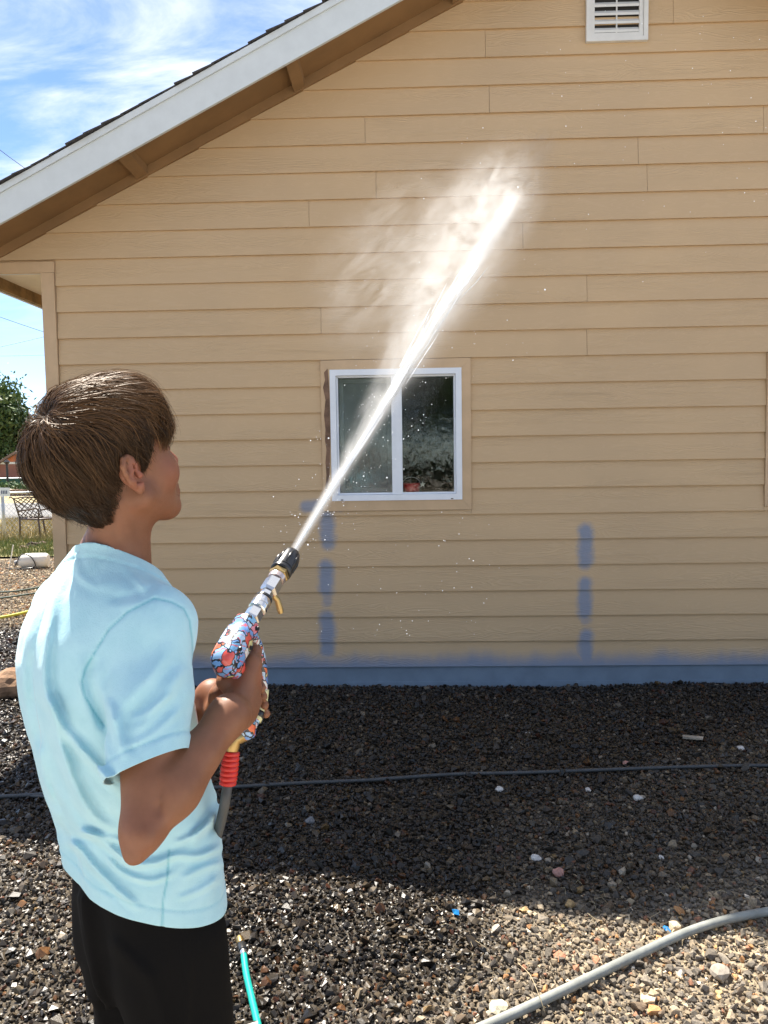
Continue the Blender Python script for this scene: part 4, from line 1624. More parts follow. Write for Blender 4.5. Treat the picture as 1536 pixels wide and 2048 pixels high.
skin_p += [ell(ELR + _ud * .020 - _fd * .016, (.0115, .0115, .0115), None, .012), ell(ELR - W0 * .022 + _ud * .002, (.012, .010, .014), None, .014)]
skin_p += [ell(ELR - W0 * .036 - _ud * .028 + _fd * .030, (.010, .014, .022), None, .016, 'sub')]
skin_p += [cap(ELR + _fd * .045 - _ud * .010 - W0 * .006, ELR + _fd * .120 - _ud * .004 - W0 * .004, .031, .024, .02)]
skin_p += [cap(SHL, ELL_, .048, .038, .02), cap(ELL_, WRL, .039, .026, .02)]

# ---- gun directions, shared with the gun part
S_PT = np.array([.586, 3.97, 2.932])           # where the jet passes into the shade of the roof
NOZ = dp(585, 1106, 1.43)
GS = .94                                       # size of the gun against the measures below
GA = (S_PT - NOZ) / np.linalg.norm(S_PT - NOZ)  # along the barrel
GD = -(ZZ - (ZZ @ GA) * GA)
GD /= np.linalg.norm(GD)                        # down, square to the barrel
GR = np.cross(GA, -GD)                          # the gun's right side
GREAR = NOZ - GA * .360 * GS                         # back of the receiver
GRIP0 = GREAR + (GA * .080 + GD * .040) * GS           # top of the grip
GRIPD = GD * .965 - GA * .26
GRIPD /= np.linalg.norm(GRIPD)


def gpnt(a, d, r):
    """gun space: forward of the grip top, down the grip, to the right"""
    return GRIP0 + (GA * a + GRIPD * d + GR * r) * GS


# right hand round the grip
hand = []
KN = [gpnt(.022 - .006 * i, .006 + .020 * i, .018) for i in range(4)]
heel = gpnt(-.038, .050, .014)
palm_r = [.0155, .0155, .0150, .0140]
WR2 = WRR + (heel - WRR) * .25
for i in range(4):
    hand += [cap(WR2 * .45 + heel * .55 + GRIPD * (.006 * i - .008), KN[i], .016, palm_r[i], .008)]
hand += [cap(WRR, heel, .0255, .0225, .03, flat=None)]
hand += [cap(heel, gpnt(-.020, .030, .012), .019, .018, .012)]
fing = [
    [KN[0], gpnt(.048, .004, .012), gpnt(.064, .006, -.006), gpnt(.054, .010, -.022)],
    [KN[1], gpnt(.038, .034, .000), gpnt(.032, .036, -.024), gpnt(.016, .040, -.030)],
    [KN[2], gpnt(.034, .052, .000), gpnt(.030, .055, -.024), gpnt(.016, .061, -.030)],
    [KN[3], gpnt(.028, .072, .002), gpnt(.026, .075, -.022), gpnt(.016, .080, -.028)],
]
fr_ = [[.0112, .0098, .0088, .0076], [.0112, .0098, .0088, .0078], [.0108, .0094, .0085, .0076], [.0098, .0086, .0078, .0068]]
for f_, r_ in zip(fing, fr_):
    hand += chain(f_, r_, .006)
hand += chain([gpnt(-.022, .028, .008), gpnt(-.026, .006, -.012), gpnt(-.002, -.002, -.026), gpnt(.026, .004, -.028)], [.016, .0125, .0108, .0088], .010)
# left hand cupped under the right one, from the left and the front
LK = [gpnt(.016, .070 + .019 * i, -.046) for i in range(4)]
lheel = WRL * .35 + gpnt(-.005, .100, -.052) * .65
hand += [cap(WRL, lheel, .0255, .020, .016)]
for i in range(4):
    hand += [cap(lheel + GRIPD * (.006 * i - .006), LK[i], .015, .0130, .010)]
    hand += chain([LK[i], gpnt(.054, .074 + .018 * i, -.028), gpnt(.062, .076 + .018 * i, -.004), gpnt(.050, .078 + .018 * i, .012)], [.0108, .0096, .0088, .0076], .005)
hand += chain([lheel, gpnt(-.022, .070, -.050), gpnt(-.012, .045, -.044), gpnt(.006, .034, -.040)], [.016, .0120, .0105, .0088], .010)
skin_p += hand

# ---- trunk, legs and feet under the clothes (one body)
HIPF = .075
skin_p += [loft([-.005, -.05, -.11, -.20, -.33, -.45, -.56, -.66], [.0, .0, .0, -.005, .0, .015, .025, .03], [0] * 8, [.042, .050, .075, .090, .085, .080, .070, .06], [.045, .070, .115, .135, .125, .115, .105, .09], T0, TF, TL, .02)]
HIP = T0 + TF * .050 - ZZ * .62
GZ0 = 0.03
for s_ in (1, -1):
    hj = HIP + TL * s_ * .060
    kn = hj + TF * .016 + TL * s_ * .012
    kn[2] = .47
    an = kn - TF * .04 + TL * s_ * .01
    an[2] = .10
    skin_p += [cap(hj, kn, .062, .050, .03), cap(kn, kn * .65 + an * .35, .048, .048, .02), cap(kn * .65 + an * .35, an, .048, .034, .02)]
    toe = an + TF * .13
    toe[2] = .05
    heel_ = an - TF * .04
    heel_[2] = .055
    skin_p += [cap(heel_, toe, .032, .030, .02)]
FEET = []

bv, bq = nets(skin_p, .0031, None, 1)
M_SKINm = MT('tanned_skin', (.40, .205, .118), .5)
c = M_SKINm.coord()
sn = M_SKINm.noise(c, 22, 5, .6)
sf = M_SKINm.noise(c, 420, 3, .6)
sk = M_SKINm.mix(M_SKINm.rng(sn, .3, .7), (.200, .082, .041), (.245, .104, .053))
sk = M_SKINm.mix(M_SKINm.attr('flush', 'Fac'), sk, (.34, .11, .068))
M_SKINm.set(Base_Color=sk, Roughness=M_SKINm.rng(sf, .2, .8, .42, .6), Subsurface_Weight=.16, Subsurface_Radius=(.010, .0045, .0025), Subsurface_Scale=.6)
M_SKINm.b.inputs['Specular IOR Level'].default_value = .38
M_SKINm.bump(sf, .16, .0006)
M_SKIN = M_SKINm.m
boy = thing('person', 'boy in light blue t-shirt and black trousers aiming a pressure washer gun', 'person', (float(T0[0]), float(T0[1]), 0.0))
body_me = np_mesh('body', bv, bq, True)
# skin flush: ears, nose, lips, fingertips, elbow
fl_ = np.zeros(len(bv))
for pnt, r_, a_ in ((EAR, .034, .75), (hp(.11, 0, -.02), .022, .7), (hp(.095, 0, -.06), .02, .9), (hp(.06, -.05, -.02), .04, .25), (hp(.06, .05, -.02), .04, .25), (hp(-.005, .082, 0), .034, .75), (KN[1], .03, .35), (ELR, .05, .2)):
    fl_ = np.maximum(fl_, a_ * (1 - sstep(np.linalg.norm(bv - pnt, axis=1), r_ * .35, r_)))
set_val(body_me, 'flush', fl_)
body = kid('body', body_me, boy, M_SKIN)

# eyes and brows (the far side of the face, for anyone walking round)
M_EYE = MT('eye_white', (.8, .78, .75), .15).m
for s_ in (1, -1):
    me = bpy.data.meshes.new('eye')
    bm = bmesh.new()
    bmesh.ops.create_uvsphere(bm, u_segments=16, v_segments=10, radius=.0118)
    bm.to_mesh(me)
    bm.free()
    o = kid('eye', me, boy, M_EYE)
    o.location = Vector(hp(.0780, s_ * .031, .0125)) - boy.location
    iris = B().tube([hp(.0885, s_ * .031, .0125), hp(.0899, s_ * .031, .0125)], [.0055, .0045], 14).mesh('iris')
    io = link('iris', iris, o, MT('brown_iris', (.06, .03, .015), .1).m)
    io.location = -Vector(hp(.0780, s_ * .031, .0125))

# ---- t-shirt
SH = []
zs = [.036, .004, -.020, -.045, -.075, -.13, -.20, -.30, -.40, -.48, -.72]
SH += [loft(zs, [-.004, -.004, -.006, -.010, -.014, -.020, -.020, -.006, .016, .036, .046], [0] * 11,
            [.048, .053, .066, .080, .096, .114, .121, .122, .122, .122, .124], [.050, .056, .078, .104, .128, .149, .155, .152, .147, .146, .148], T0, TF, TL, .03, 2.15)]
slv_end = SHR + (ELR - SHR) * .715
slv_dir = (ELR - SHR) / np.linalg.norm(ELR - SHR)
SLN = slv_dir + U0 * .36
SLN /= np.linalg.norm(SLN)
SH += [cap(SHR + TL * .045, SHR, .058, .058, .035), cap(SHR, SHR * .5 + slv_end * .5, .055, .060, .03), cap(SHR * .5 + slv_end * .5, slv_end + slv_dir * .05, .060, .055, .010)]
lsd = (ELL_ - SHL) / np.linalg.norm(ELL_ - SHL)
lse = SHL + (ELL_ - SHL) * .66
SH += [cap(SHL - TL * .045, SHL, .058, .058, .035), cap(SHL, lse + lsd * .05, .058, .058, .03)]
# folds drawn as ridges along curves on the cloth
FOLDS = [  # (curve in photo pixels, height m, half width px)
    ([(112, 1165), (96, 1260), (88, 1358), (108, 1440), (143, 1556), (185, 1631), (239, 1668)], .0085, 13),
    ([(92, 1385), (112, 1425), (137, 1470), (205, 1546), (244, 1590)], .0075, 12),
    ([(70, 1480), (92, 1580), (120, 1660)], .0040, 14),
    ([(128, 1676), (160, 1700), (191, 1737), (240, 1785), (285, 1822)], .0060, 9),
    ([(150, 1650), (215, 1690), (265, 1728), (330, 1722)], .0060, 9),
    ([(300, 1735), (350, 1712), (400, 1712), (448, 1690)], .0065, 9),
    ([(360, 1760), (410, 1735), (448, 1725)], .0040, 9),
    ([(452, 1605), (420, 1640), (380, 1690)], .0060, 10),
    ([(150, 1665), (205, 1672), (262, 1690)], .0045, 8),
    ([(345, 1285), (300, 1350), (245, 1410), (222, 1470)], .0045, 20),
    ([(368, 1330), (320, 1400), (262, 1475)], .0040, 16),
    ([(300, 1150), (250, 1165), (180, 1170)], .0030, 18),
    ([(320, 1170), (275, 1190), (215, 1200)], -.0025, 10),
    ([(215, 1395), (232, 1450), (250, 1520)], .0050, 12),
    ([(190, 1310), (178, 1360), (196, 1420), (214, 1470)], -.0060, 12),
    ([(60, 1300), (66, 1400), (84, 1500)], -.0040, 14),
    ([(205, 1700), (240, 1742), (300, 1762), (360, 1742)], .0042, 7),
    ([(346, 1690), (390, 1668), (430, 1640)], .0038, 7),
    ([(350, 1800), (400, 1780), (444, 1752)], .0030, 8),
    ([(258, 1440), (300, 1420), (350, 1380)], .0026, 8),
    ([(250, 1495), (300, 1470), (370, 1410)], .0024, 9),
    ([(150, 1105), (160, 1150), (200, 1180)], .0020, 9),
    ([(240, 1128), (275, 1160), (300, 1190)], .0022, 9),
]
SEAMS = [[(309, 1197), (256, 1224), (219, 1258), (191, 1303), (171, 1337), (164, 1363), (170, 1392), (186, 1420), (208, 1452)],
         [(309, 1197), (342, 1204), (367, 1217), (379, 1241), (384, 1280), (386, 1330)],
         [(338, 1700), (334, 1760), (326, 1800), (324, 1860)]]


def seg_dist(px, py, pts):
    """distance in pixels to a polyline and the place along it 0..1"""
    best = np.full(len(px), 1e9)
    at = np.zeros(len(px))
    n = len(pts) - 1
    for i in range(n):
        ax_, ay = pts[i]
        bx_, by_ = pts[i + 1]
        dx, dy = bx_ - ax_, by_ - ay
        t = np.clip(((px - ax_) * dx + (py - ay) * dy) / (dx * dx + dy * dy), 0, 1)
        d = np.hypot(px - ax_ - t * dx, py - ay - t * dy)
        m = d < best
        best[m] = d[m]
        at[m] = (i + t[m]) / n
    return best, at


HEMZ = -.575
HEMN = ZZ + TF * .30 - TL * .22
HEMN /= np.linalg.norm(HEMN)
HEMP = T0 + ZZ * (HEMZ + .010) + TF * .03


def hem_z(P):
    """hem height: dips a little at the near side"""
    q = P - T0
    return (q - TF * .03) @ HEMN - (HEMZ + .012) * HEMN[2]


NECKN = (ZZ * .86 + TF * .60 + TL * .30)
NECKN /= np.linalg.norm(NECKN)
NECKP = T0 - ZZ * .027 + TF * .0


def cloth_disp(P, D):
    px, py = proj(P)
    add = np.zeros(len(P))
    for pts, h_, w_ in FOLDS:
        pts = [tuple(p) for p in spline([(*p, 0) for p in pts], 5)]
        pts = [(p[0], p[1]) for p in pts]
        near = (px > min(p[0] for p in pts) - 4 * w_) & (px < max(p[0] for p in pts) + 4 * w_) & (py > min(p[1] for p in pts) - 4 * w_) & (py < max(p[1] for p in pts) + 4 * w_)
        idx = np.where(near)[0]
        if not len(idx):
            continue
        w_ = w_ * .78
        d, t = seg_dist(px[idx], py[idx], pts)
        prof = np.exp(-(d / w_) ** 2) - .35 * np.exp(-((d - 2.0 * w_) / w_) ** 2)
        add[idx] += 1.2 * h_ * prof * np.clip(np.minimum(t, 1 - t) * 6, 0, 1)
    for pts in SEAMS:
        near = (px > min(p[0] for p in pts) - 12) & (px < max(p[0] for p in pts) + 12) & (py > min(p[1] for p in pts) - 12) & (py < max(p[1] for p in pts) + 12)
        idx = np.where(near)[0]
        if len(idx):
            d, t = seg_dist(px[idx], py[idx], pts)
            add[idx] -= .0022 * np.exp(-(d / 3.0) ** 2)
    # slow unevenness of hanging cotton
    q = P - T0
    a = np.arctan2(q @ TL, q @ TF)
    add += .0030 * np.sin(a * 5 + q[:, 2] * 9) * sstep(-q[:, 2], .25, .5)
    add += .0016 * np.sin(q[:, 2] * 60 + a * 7) * sstep(-q[:, 2], .3, .45) * (1 - sstep(-q[:, 2], .47, .55))
    add += .0022 * (vnoise(a * 6 + 20, q[:, 2] * 22 + 40, 31) - .5)
    wr = vnoise(q @ TF * 26 + q[:, 2] * 30 + 50, q[:, 2] * 62 - q @ TF * 20 + 90, 55) - .5
    add += .0016 * wr * (.35 + sstep(-q[:, 2], .30, .48))
    # hem bands
    hz_ = hem_z(P)
    add += .0012 * (1 - sstep(hz_, .022, .026)) - .0015 * np.exp(-((hz_ - .024) / .002) ** 2)
    sdd = (P - slv_end) @ -SLN
    ns_ = np.linalg.norm(np.cross(P - SHR, slv_dir), axis=1) < .085
    add += ns_ * (.0012 * (1 - sstep(sdd, .019, .0215)) - .0016 * np.exp(-((sdd - .022) / .0022) ** 2))
    nkd = -((P - NECKP) @ NECKN)
    nn = np.linalg.norm((P - T0)[:, :2], axis=1) < .13
    add += nn * (.0016 * (1 - sstep(nkd, .019, .0215)) - .0016 * np.exp(-((nkd - .0215) / .002) ** 2))
    return D - add


sv, sq = nets(SH, .0030, cloth_disp, 1)


def cut(V, Q, groups):
    """slice the cloth open with planes: each (point, normal kept side, region test)"""
    me = np_mesh('tmp', V, Q, True)
    bm = bmesh.new()
    bm.from_mesh(me)
    bpy.data.meshes.remove(me)
    for pt, nrm, test in groups:
        fs = [f for f in bm.faces if test(f.calc_center_median())]
        geom = list({v for f in fs for v in f.verts}) + list({e for f in fs for e in f.edges}) + fs
        bmesh.ops.bisect_plane(bm, geom=geom, plane_co=Vector(pt), plane_no=Vector(nrm), clear_outer=False, clear_inner=False)
        dead = [f for f in bm.faces if (f.calc_center_median() - Vector(pt)).dot(Vector(nrm)) < -1e-6 and test(f.calc_center_median())]
        bmesh.ops.delete(bm, geom=dead, context='FACES')
    bmesh.ops.delete(bm, geom=[v for v in bm.verts if not v.link_faces], context='VERTS')
    return bm


_SHR, _sd, _lse, _lsd = Vector(SHR), Vector(slv_dir), Vector(lse), Vector(lsd)
_slv = Vector(slv_end)
ax_pt = Vector(T0)
bm = cut(sv, sq, [
    (HEMP, HEMN, lambda c: c.z < HEMP[2] + .15),
    (slv_end, -SLN, lambda c: (c - _slv).length < .13 and (c - _SHR).cross(_sd).length < .074),
    (lse, -lsd, lambda c: (c - _lse).length < .13 and (c - Vector(SHL)).cross(_lsd).length < .085),
    (NECKP, -NECKN, lambda c: c.z > T0[2] - .08 and (Vector((c.x, c.y, 0)) - Vector((ax_pt.x, ax_pt.y, 0))).length < .105),
])
shirt_me = bpy.data.meshes.new('t_shirt')
bm.to_mesh(shirt_me)
bm.free()
SV = np.empty(len(shirt_me.vertices) * 3, np.float32)
shirt_me.vertices.foreach_get('co', SV)
SV = SV.reshape(-1, 3).astype(float)
px, py = proj(SV)
seam = np.zeros(len(SV))
for pts in SEAMS:
    d, t = seg_dist(px, py, pts)
    seam = np.maximum(seam, np.exp(-(d / 2.2) ** 2))
facing = (SV - T0) @ (-W0)
seam *= (facing > -.06)
band = np.zeros(len(SV))
hz_ = hem_z(SV)
band = np.maximum(band, np.exp(-((hz_ - .024) / .0022) ** 2) * .5)
sd_ = (SV - slv_end) @ -SLN
near_s = np.linalg.norm(np.cross(SV - SHR, slv_dir), axis=1) < .09
band = np.maximum(band, near_s * np.exp(-((sd_ - .022) / .0018) ** 2) * .5)
nk = -((SV - NECKP) @ NECKN)
near_n = np.linalg.norm((SV - T0)[:, :2], axis=1) < .12
band = np.maximum(band, near_n * np.exp(-((nk - .020) / .0016) ** 2) * .5)
set_val(shirt_me, 'seam', np.clip(seam, 0, 1))
set_val(shirt_me, 'stitch', np.clip(band, 0, 1))
# chest print: pale panel with navy strokes, on the front right of the chest
qf = SV - T0
fa = np.arctan2(qf @ TL, qf @ TF)
set_val(shirt_me, 'pa', fa)
set_val(shirt_me, 'pz', qf[:, 2])
ts = MT('light_blue_cotton', (.36, .62, .71), .85)
c = ts.coord()
wv = ts.noise(c, 520, 2, .5)
mott = ts.noise(c, 26, 5, .6)
tc = ts.mix(ts.rng(mott, .3, .7), (.375, .63, .705), (.42, .67, .74))
tc = ts.mix(ts.math('MULTIPLY', ts.attr('seam', 'Fac'), .75), tc, (.13, .42, .50))
tc = ts.mix(ts.attr('stitch', 'Fac'), tc, (.30, .58, .66))
pa, pz = ts.attr('pa', 'Fac'), ts.attr('pz', 'Fac')
inp = ts.math('MULTIPLY', ts.math('MULTIPLY', ts.math('GREATER_THAN', pa, -.95), ts.math('LESS_THAN', pa, .95)), ts.math('MULTIPLY', ts.math('GREATER_THAN', pz, -.305), ts.math('LESS_THAN', pz, -.185)))
diag = ts.math('ADD', ts.math('MULTIPLY', pa, .12), pz)
st_ = ts.math('GREATER_THAN', ts.math('FRACT', ts.math('MULTIPLY', diag, 34.0)), .62)
navy = ts.math('MULTIPLY', st_, ts.math('GREATER_THAN', pz, -.262))
tc = ts.mix(inp, tc, (.62, .60, .64))
tc = ts.mix(ts.math('MULTIPLY', inp, navy), tc, (.05, .055, .16))
ts.set(Base_Color=tc, Sheen_Weight=.25, Sheen_Roughness=.5)
crm = ts.noise(ts.mapping(c, (1, 1, .6), rot=(.3, .5, .2)), 48, 4, .62, 1.2)
ts.bump(ts.math('ADD', ts.math('MULTIPLY', wv, .8), ts.math('ADD', mott, ts.math('MULTIPLY', crm, 1.6))), .42, .0016)
shirt_me.polygons.foreach_set('use_smooth', [True] * len(shirt_me.polygons))
shirt = kid('t_shirt', shirt_me, boy, ts.m)
sm = shirt.modifiers.new('thickness', 'SOLIDIFY')
sm.thickness = .0022
sm.offset = -1
# ---- trousers (black track pants)
PT = []
LC = .060
PT += [loft([-.49, -.53, -.60, -.70, -.76], [.032, .033, .036, .044, .048], [0] * 5, [.090, .097, .100, .098, .085], [.122, .128, .136, .138, .128], T0, TF, TL, .03, 2.2)]
for s_ in (1, -1):
    a0 = T0 + TF * .052 + TL * s_ * LC - ZZ * .66
    a1 = T0 + TF * .068 + TL * s_ * (LC + .012)
    a1[2] = .46
    a2 = a1 - TF * .045
    a2[2] = .09
    PT += [cap(a0, a1,   .086, .078, .03), cap(a1, a2, .078, .060, .03)]


def pant_disp(P, D):
    q = P - T0
    a = np.arctan2(q @ TL, q @ TF)
    px, py = proj(P)
    add = .0045 * np.sin(a * 6 + q[:, 2] * 7) + .004 * (vnoise(a * 4 + 10, q[:, 2] * 14 + 30, 8) - .5)
    for pts, h_, w_ in [([(375, 1850), (378, 1930), (372, 2048)], .006, 8), ([(160, 1800), (175, 1900), (200, 2048)], .007, 16), ([(230, 1890), (300, 1960), (330, 2048)], .006, 16), ([(120, 1760), (135, 1850), (150, 1920)], .005, 12)]:
        d, t = seg_dist(px, py, pts)
        add = add + h_ * np.exp(-(d / w_) ** 2)
    return D - add


pv, pq = nets(PT, .0045, pant_disp, 1)
pm_ = MT('black_track_fabric', (.0030, .0027, .0029), .8)
c = pm_.coord()
pm_.set(Sheen_Weight=.0, Specular_IOR_Level=.12)
pm_.bump(pm_.noise(c, 420, 2), .25, .0008)
trousers = kid('trousers', np_mesh('trousers', pv, pq, True), boy, pm_.m)
# trainers
M_SHOE = weathered('dark_trainer', (.03, .03, .035), .2, .6, 20, .2, .002)
for s_ in (1, -1):
    an = T0 + TF * .035 + TL * s_ * (LC + .012)
    an[2] = .085
    t_ = an + TF * .15
    t_[2] = .048
    h_ = an - TF * .05
    h_[2] = .052
    fv, fq = nets([cap(h_, t_, .042, .040, .02), cap(an, an * .5 + t_ * .5, .045, .038, .03)], .005, lambda P, D: np.maximum(D, .012 - P[:, 2]), 1)
    kid('shoe', np_mesh('shoe', fv, fq, True), boy, M_SHOE)

# ---- hair: strands combed forward from a crown whorl, in clumps
HC = np.array([-.008, 0, .050])
HR = np.array([.0985, .0785, .0850])
CROWN = np.array([-.62, .10, .78])
CROWN /= np.linalg.norm(CROWN)
hz_az = np.array([0, 30, 48, 62, 72, 80, 88, 96, 108, 122, 138, 155, 180])
hz_z = np.array([.100, .098, .082, .052, .012, .000, .020, .046, .030, -.002, -.026, -.044, -.052])


def scalp(n):
    p = HC + n * HR
    p[:, 2] -= .050 * np.clip(-n[:, 2], 0, 1) * sstep(-n[:, 0], -.15, .5)
    return p


def hairline(n):
    p = scalp(n)
    az = np.degrees(np.arctan2(np.abs(p[:, 1]), p[:, 0]))
    return np.interp(az, hz_az, hz_z), p


def thick(n):
    """how far the hair stands off the scalp"""
    x, y, z = n.T
    t = .016 + .008 * sstep(x, .3, .8) + .013 * sstep(-x, -.1, .8) * sstep(z, -.75, .15) + .007 * sstep(z, .3, .95) + .008 * sstep(x, .3, .9) * sstep(z, .1, .6)
    side = sstep(np.abs(y), .55, .95) * (1 - sstep(z, .1, .6))
    t = t - .006 * side
    hl, p = hairline(n)
    az = np.degrees(np.arctan2(np.abs(p[:, 1]), p[:, 0]))
    fr = 1 - sstep(az, 38, 62)
    return t * (.18 + .82 * (sstep(p[:, 2] - hl, -.012, .050) * (1 - fr) + sstep(p[:, 2] - hl, -.10, -.04) * fr)) + .004 * fr


def tang(n, d):
    t = d - n * np.sum(n * d, 1, keepdims=True)
    return t / np.maximum(np.linalg.norm(t, axis=1, keepdims=True), 1e-6)


def flow(n):
    x, y, z = n.T
    away = tang(n, -np.broadcast_to(CROWN, n.shape))
    fwd = tang(n, np.broadcast_to(np.array([1.0, -.22, -.05]), n.shape))
    down = tang(n, np.broadcast_to(np.array([.10, 0, -1.0]), n.shape))
    top = (sstep(z, .25, .62) * sstep(x, -.75, -.30))[:, None]
    low = (1 - sstep(z, .05, .55))[:, None]
    d = away * .7 + fwd * top * 1.1 + down * (low * 1.0 + .10)
    return d / np.maximum(np.linalg.norm(d, axis=1, keepdims=True), 1e-6)


def trace(n, L, lam, wob, seed, steps=11, hairend=None):
    g = np.random.default_rng(seed)
    N = len(n)
    out = np.zeros((N, steps, 3))
    nrm = np.zeros((N, steps, 3))
    alive = np.ones(N, bool)
    cur = n.copy()
    s = np.zeros(N)
    R = HR.mean()
    ph = g.uniform(0, 6.28, N)
    for k in range(steps):
        t = s / L
        T = thick(cur)
        lift = (1 - np.exp(-5.5 * k / steps))
        p = scalp(cur)
        nn = cur / HR
        nn /= np.linalg.norm(nn, axis=1, keepdims=True)
        curl = .0018 * np.sin(ph + k * .55)
        out[:, k] = p + nn * (lam * T * lift + curl * lift)[:, None]
        nrm[:, k] = nn
        d = flow(cur)
        side = np.cross(nn, d)
        ang = wob + .18 * np.sin(ph * 2 + k * .4)
        d = d * np.cos(ang)[:, None] + side * np.sin(ang)[:, None]
        step = (L / (steps - 1)) / R
        hl, pp = hairline(cur)
        az = np.degrees(np.arctan2(np.abs(pp[:, 1]), pp[:, 0]))
        lim = hl - np.where(az < 50, .050, np.where(az < 90, .006, .010)) + hairend
        alive &= pp[:, 2] > lim
        cur = np.where(alive[:, None], cur + d * step[:, None], cur + d * (step * .04)[:, None])
        cur /= np.linalg.norm(cur, axis=1, keepdims=True)
    return out, nrm


def roots(N, seed):
    g = np.random.default_rng(seed)
    n = g.normal(size=(N * 3, 3))
    n /= np.linalg.norm(n, axis=1, keepdims=True)
    hl, p = hairline(n)
    return n[(p[:, 2] > hl)][:N]


def lengths(n, g):
    x, y, z = n.T
    return (.040 + .060 * sstep(z, .0, .7) + .045 * sstep(x, -.2, .6) * sstep(z, .3, .8)) * g.uniform(.72, 1.2, len(n))


gh_ = np.random.default_rng(77)
NC, NS = 760, 25000
cn = roots(NC, 1)
cl = np.clip(gh_.normal(.92, .14, NC), .55, 1.22)
cwob = gh_.normal(0, .26, NC)
cend = gh_.normal(0, .012, NC)
clen = lengths(cn, gh_)
cpath, cnrm = trace(cn, clen, cl, cwob, 2, hairend=cend)
sn_ = roots(NS, 3)
NS = len(sn_)
dmat = sn_ @ cn.T
near = np.argmax(dmat + gh_.normal(0, .004, dmat.shape), 1)
lay = gh_.random(NS) ** .6
lam = cl[near] * (.30 + .70 * lay) + gh_.normal(0, .05, NS)
Ls = clen[near] * gh_.uniform(.82, 1.10, NS)
path, nrm_ = trace(sn_, Ls, lam, cwob[near] + gh_.normal(0, .14, NS), 4, hairend=cend[near] + gh_.normal(0, .006, NS))
st_n = path.shape[1]
tt_ = np.linspace(0, 1, st_n)
pull = (.66 * sstep(tt_, .15, 1.0))[None, :, None] * gh_.uniform(.5, 1.05, NS)[:, None, None]
tgt = cpath[near] + (path - path[:, :1] * 0 - cpath[near]) * .0
path = path * (1 - pull) + (tgt + nrm_ * ((lam - cl[near]) * .012)[:, None, None]) * pull
fly = gh_.random(NS) < .045
path[fly] += nrm_[fly] * (gh_.uniform(.004, .014, fly.sum())[:, None, None] * (tt_ ** 1.6)[None, :, None])
# ribbons
tan_ = np.gradient(path, axis=1)
tan_ /= np.maximum(np.linalg.norm(tan_, axis=2, keepdims=True), 1e-9)
wv_ = np.cross(tan_, nrm_)
wv_ /= np.maximum(np.linalg.norm(wv_, axis=2, keepdims=True), 1e-9)
roll = gh_.normal(0, .5, NS)[:, None, None]
wv_ = wv_ * np.cos(roll) + nrm_ * np.sin(roll)
wid = (.00040 * gh_.uniform(.7, 1.4, NS))[:, None] * (1 - .85 * tt_[None, :] ** 3)
LV = np.stack([path - wv_ * wid[..., None], path + wv_ * wid[..., None]], 2).reshape(-1, 3)
base = (np.arange(NS) * st_n * 2)[:, None] + (np.arange(st_n - 1) * 2)[None]
HFc = np.stack([base, base + 1, base + 3, base + 2], -1).reshape(-1, 4)
HV = HO + LV @ HM.T
hair_me = np_mesh('hair', HV, HFc, True)
ctone = np.clip(gh_.normal(1, .22, NC), .5, 1.6)[near] * np.clip(gh_.normal(1, .12, NS), .6, 1.4)
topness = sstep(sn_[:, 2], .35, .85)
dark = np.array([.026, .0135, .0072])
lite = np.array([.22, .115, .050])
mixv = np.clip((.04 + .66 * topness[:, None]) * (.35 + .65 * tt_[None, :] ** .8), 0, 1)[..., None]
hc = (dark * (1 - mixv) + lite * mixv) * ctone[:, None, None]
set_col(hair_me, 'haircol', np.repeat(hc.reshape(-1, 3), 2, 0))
hm = MT('brown_hair', (.08, .05, .03), .46)
hm.set(Base_Color=hm.attr('haircol'))
hm.b.inputs['Specular IOR Level'].default_value = .26
hm.b.inputs['Anisotropic'].default_value = .6
hm.b.inputs['Specular Tint'].default_value = (1, .80, .60, 1)
M_HAIR = hm.m
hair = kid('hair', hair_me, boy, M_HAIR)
# dark under-layer so the scalp does not show through
ph_, th_ = np.meshgrid(np.linspace(0, 2 * np.pi, 129)[:-1], np.linspace(0, np.pi, 65), indexing='ij')
nn_ = np.stack([np.sin(th_) * np.cos(ph_), np.sin(th_) * np.sin(ph_), np.cos(th_)], -1).reshape(-1, 3)
hl, pp = hairline(nn_)
nn2 = nn_ / HR
nn2 /= np.linalg.norm(nn2, axis=1, keepdims=True)
inside = pp[:, 2] > hl + .020
CV = HO + (pp + nn2 * (thick(nn_) * .46 * sstep(1 - nn_ @ CROWN, .01, .22) + .0015 - .004 * (~inside))[:, None]) @ HM.T
ii, jj = np.meshgrid(np.arange(128), np.arange(64), indexing='ij')
q_ = np.stack([ii * 65 + jj, ii * 65 + jj + 1, ((ii + 1) % 128) * 65 + jj + 1, ((ii + 1) % 128) * 65 + jj], -1).reshape(-1, 4)
q_ = q_[np.all(inside[q_], axis=1)]
used = np.unique(q_)
rm = np.zeros(len(CV), int)
rm[used] = np.arange(len(used))
cme = np_mesh('hair_base', CV[used], rm[q_], True)
link('hair_base', cme, hair, MT('hair_under_layer', (.020, .011, .007), .8).m)
# ================================================================== pressure washer gun
def gg(a, d=0.0, r=0.0):
    return GREAR + GA * a + GD * d + GR * r


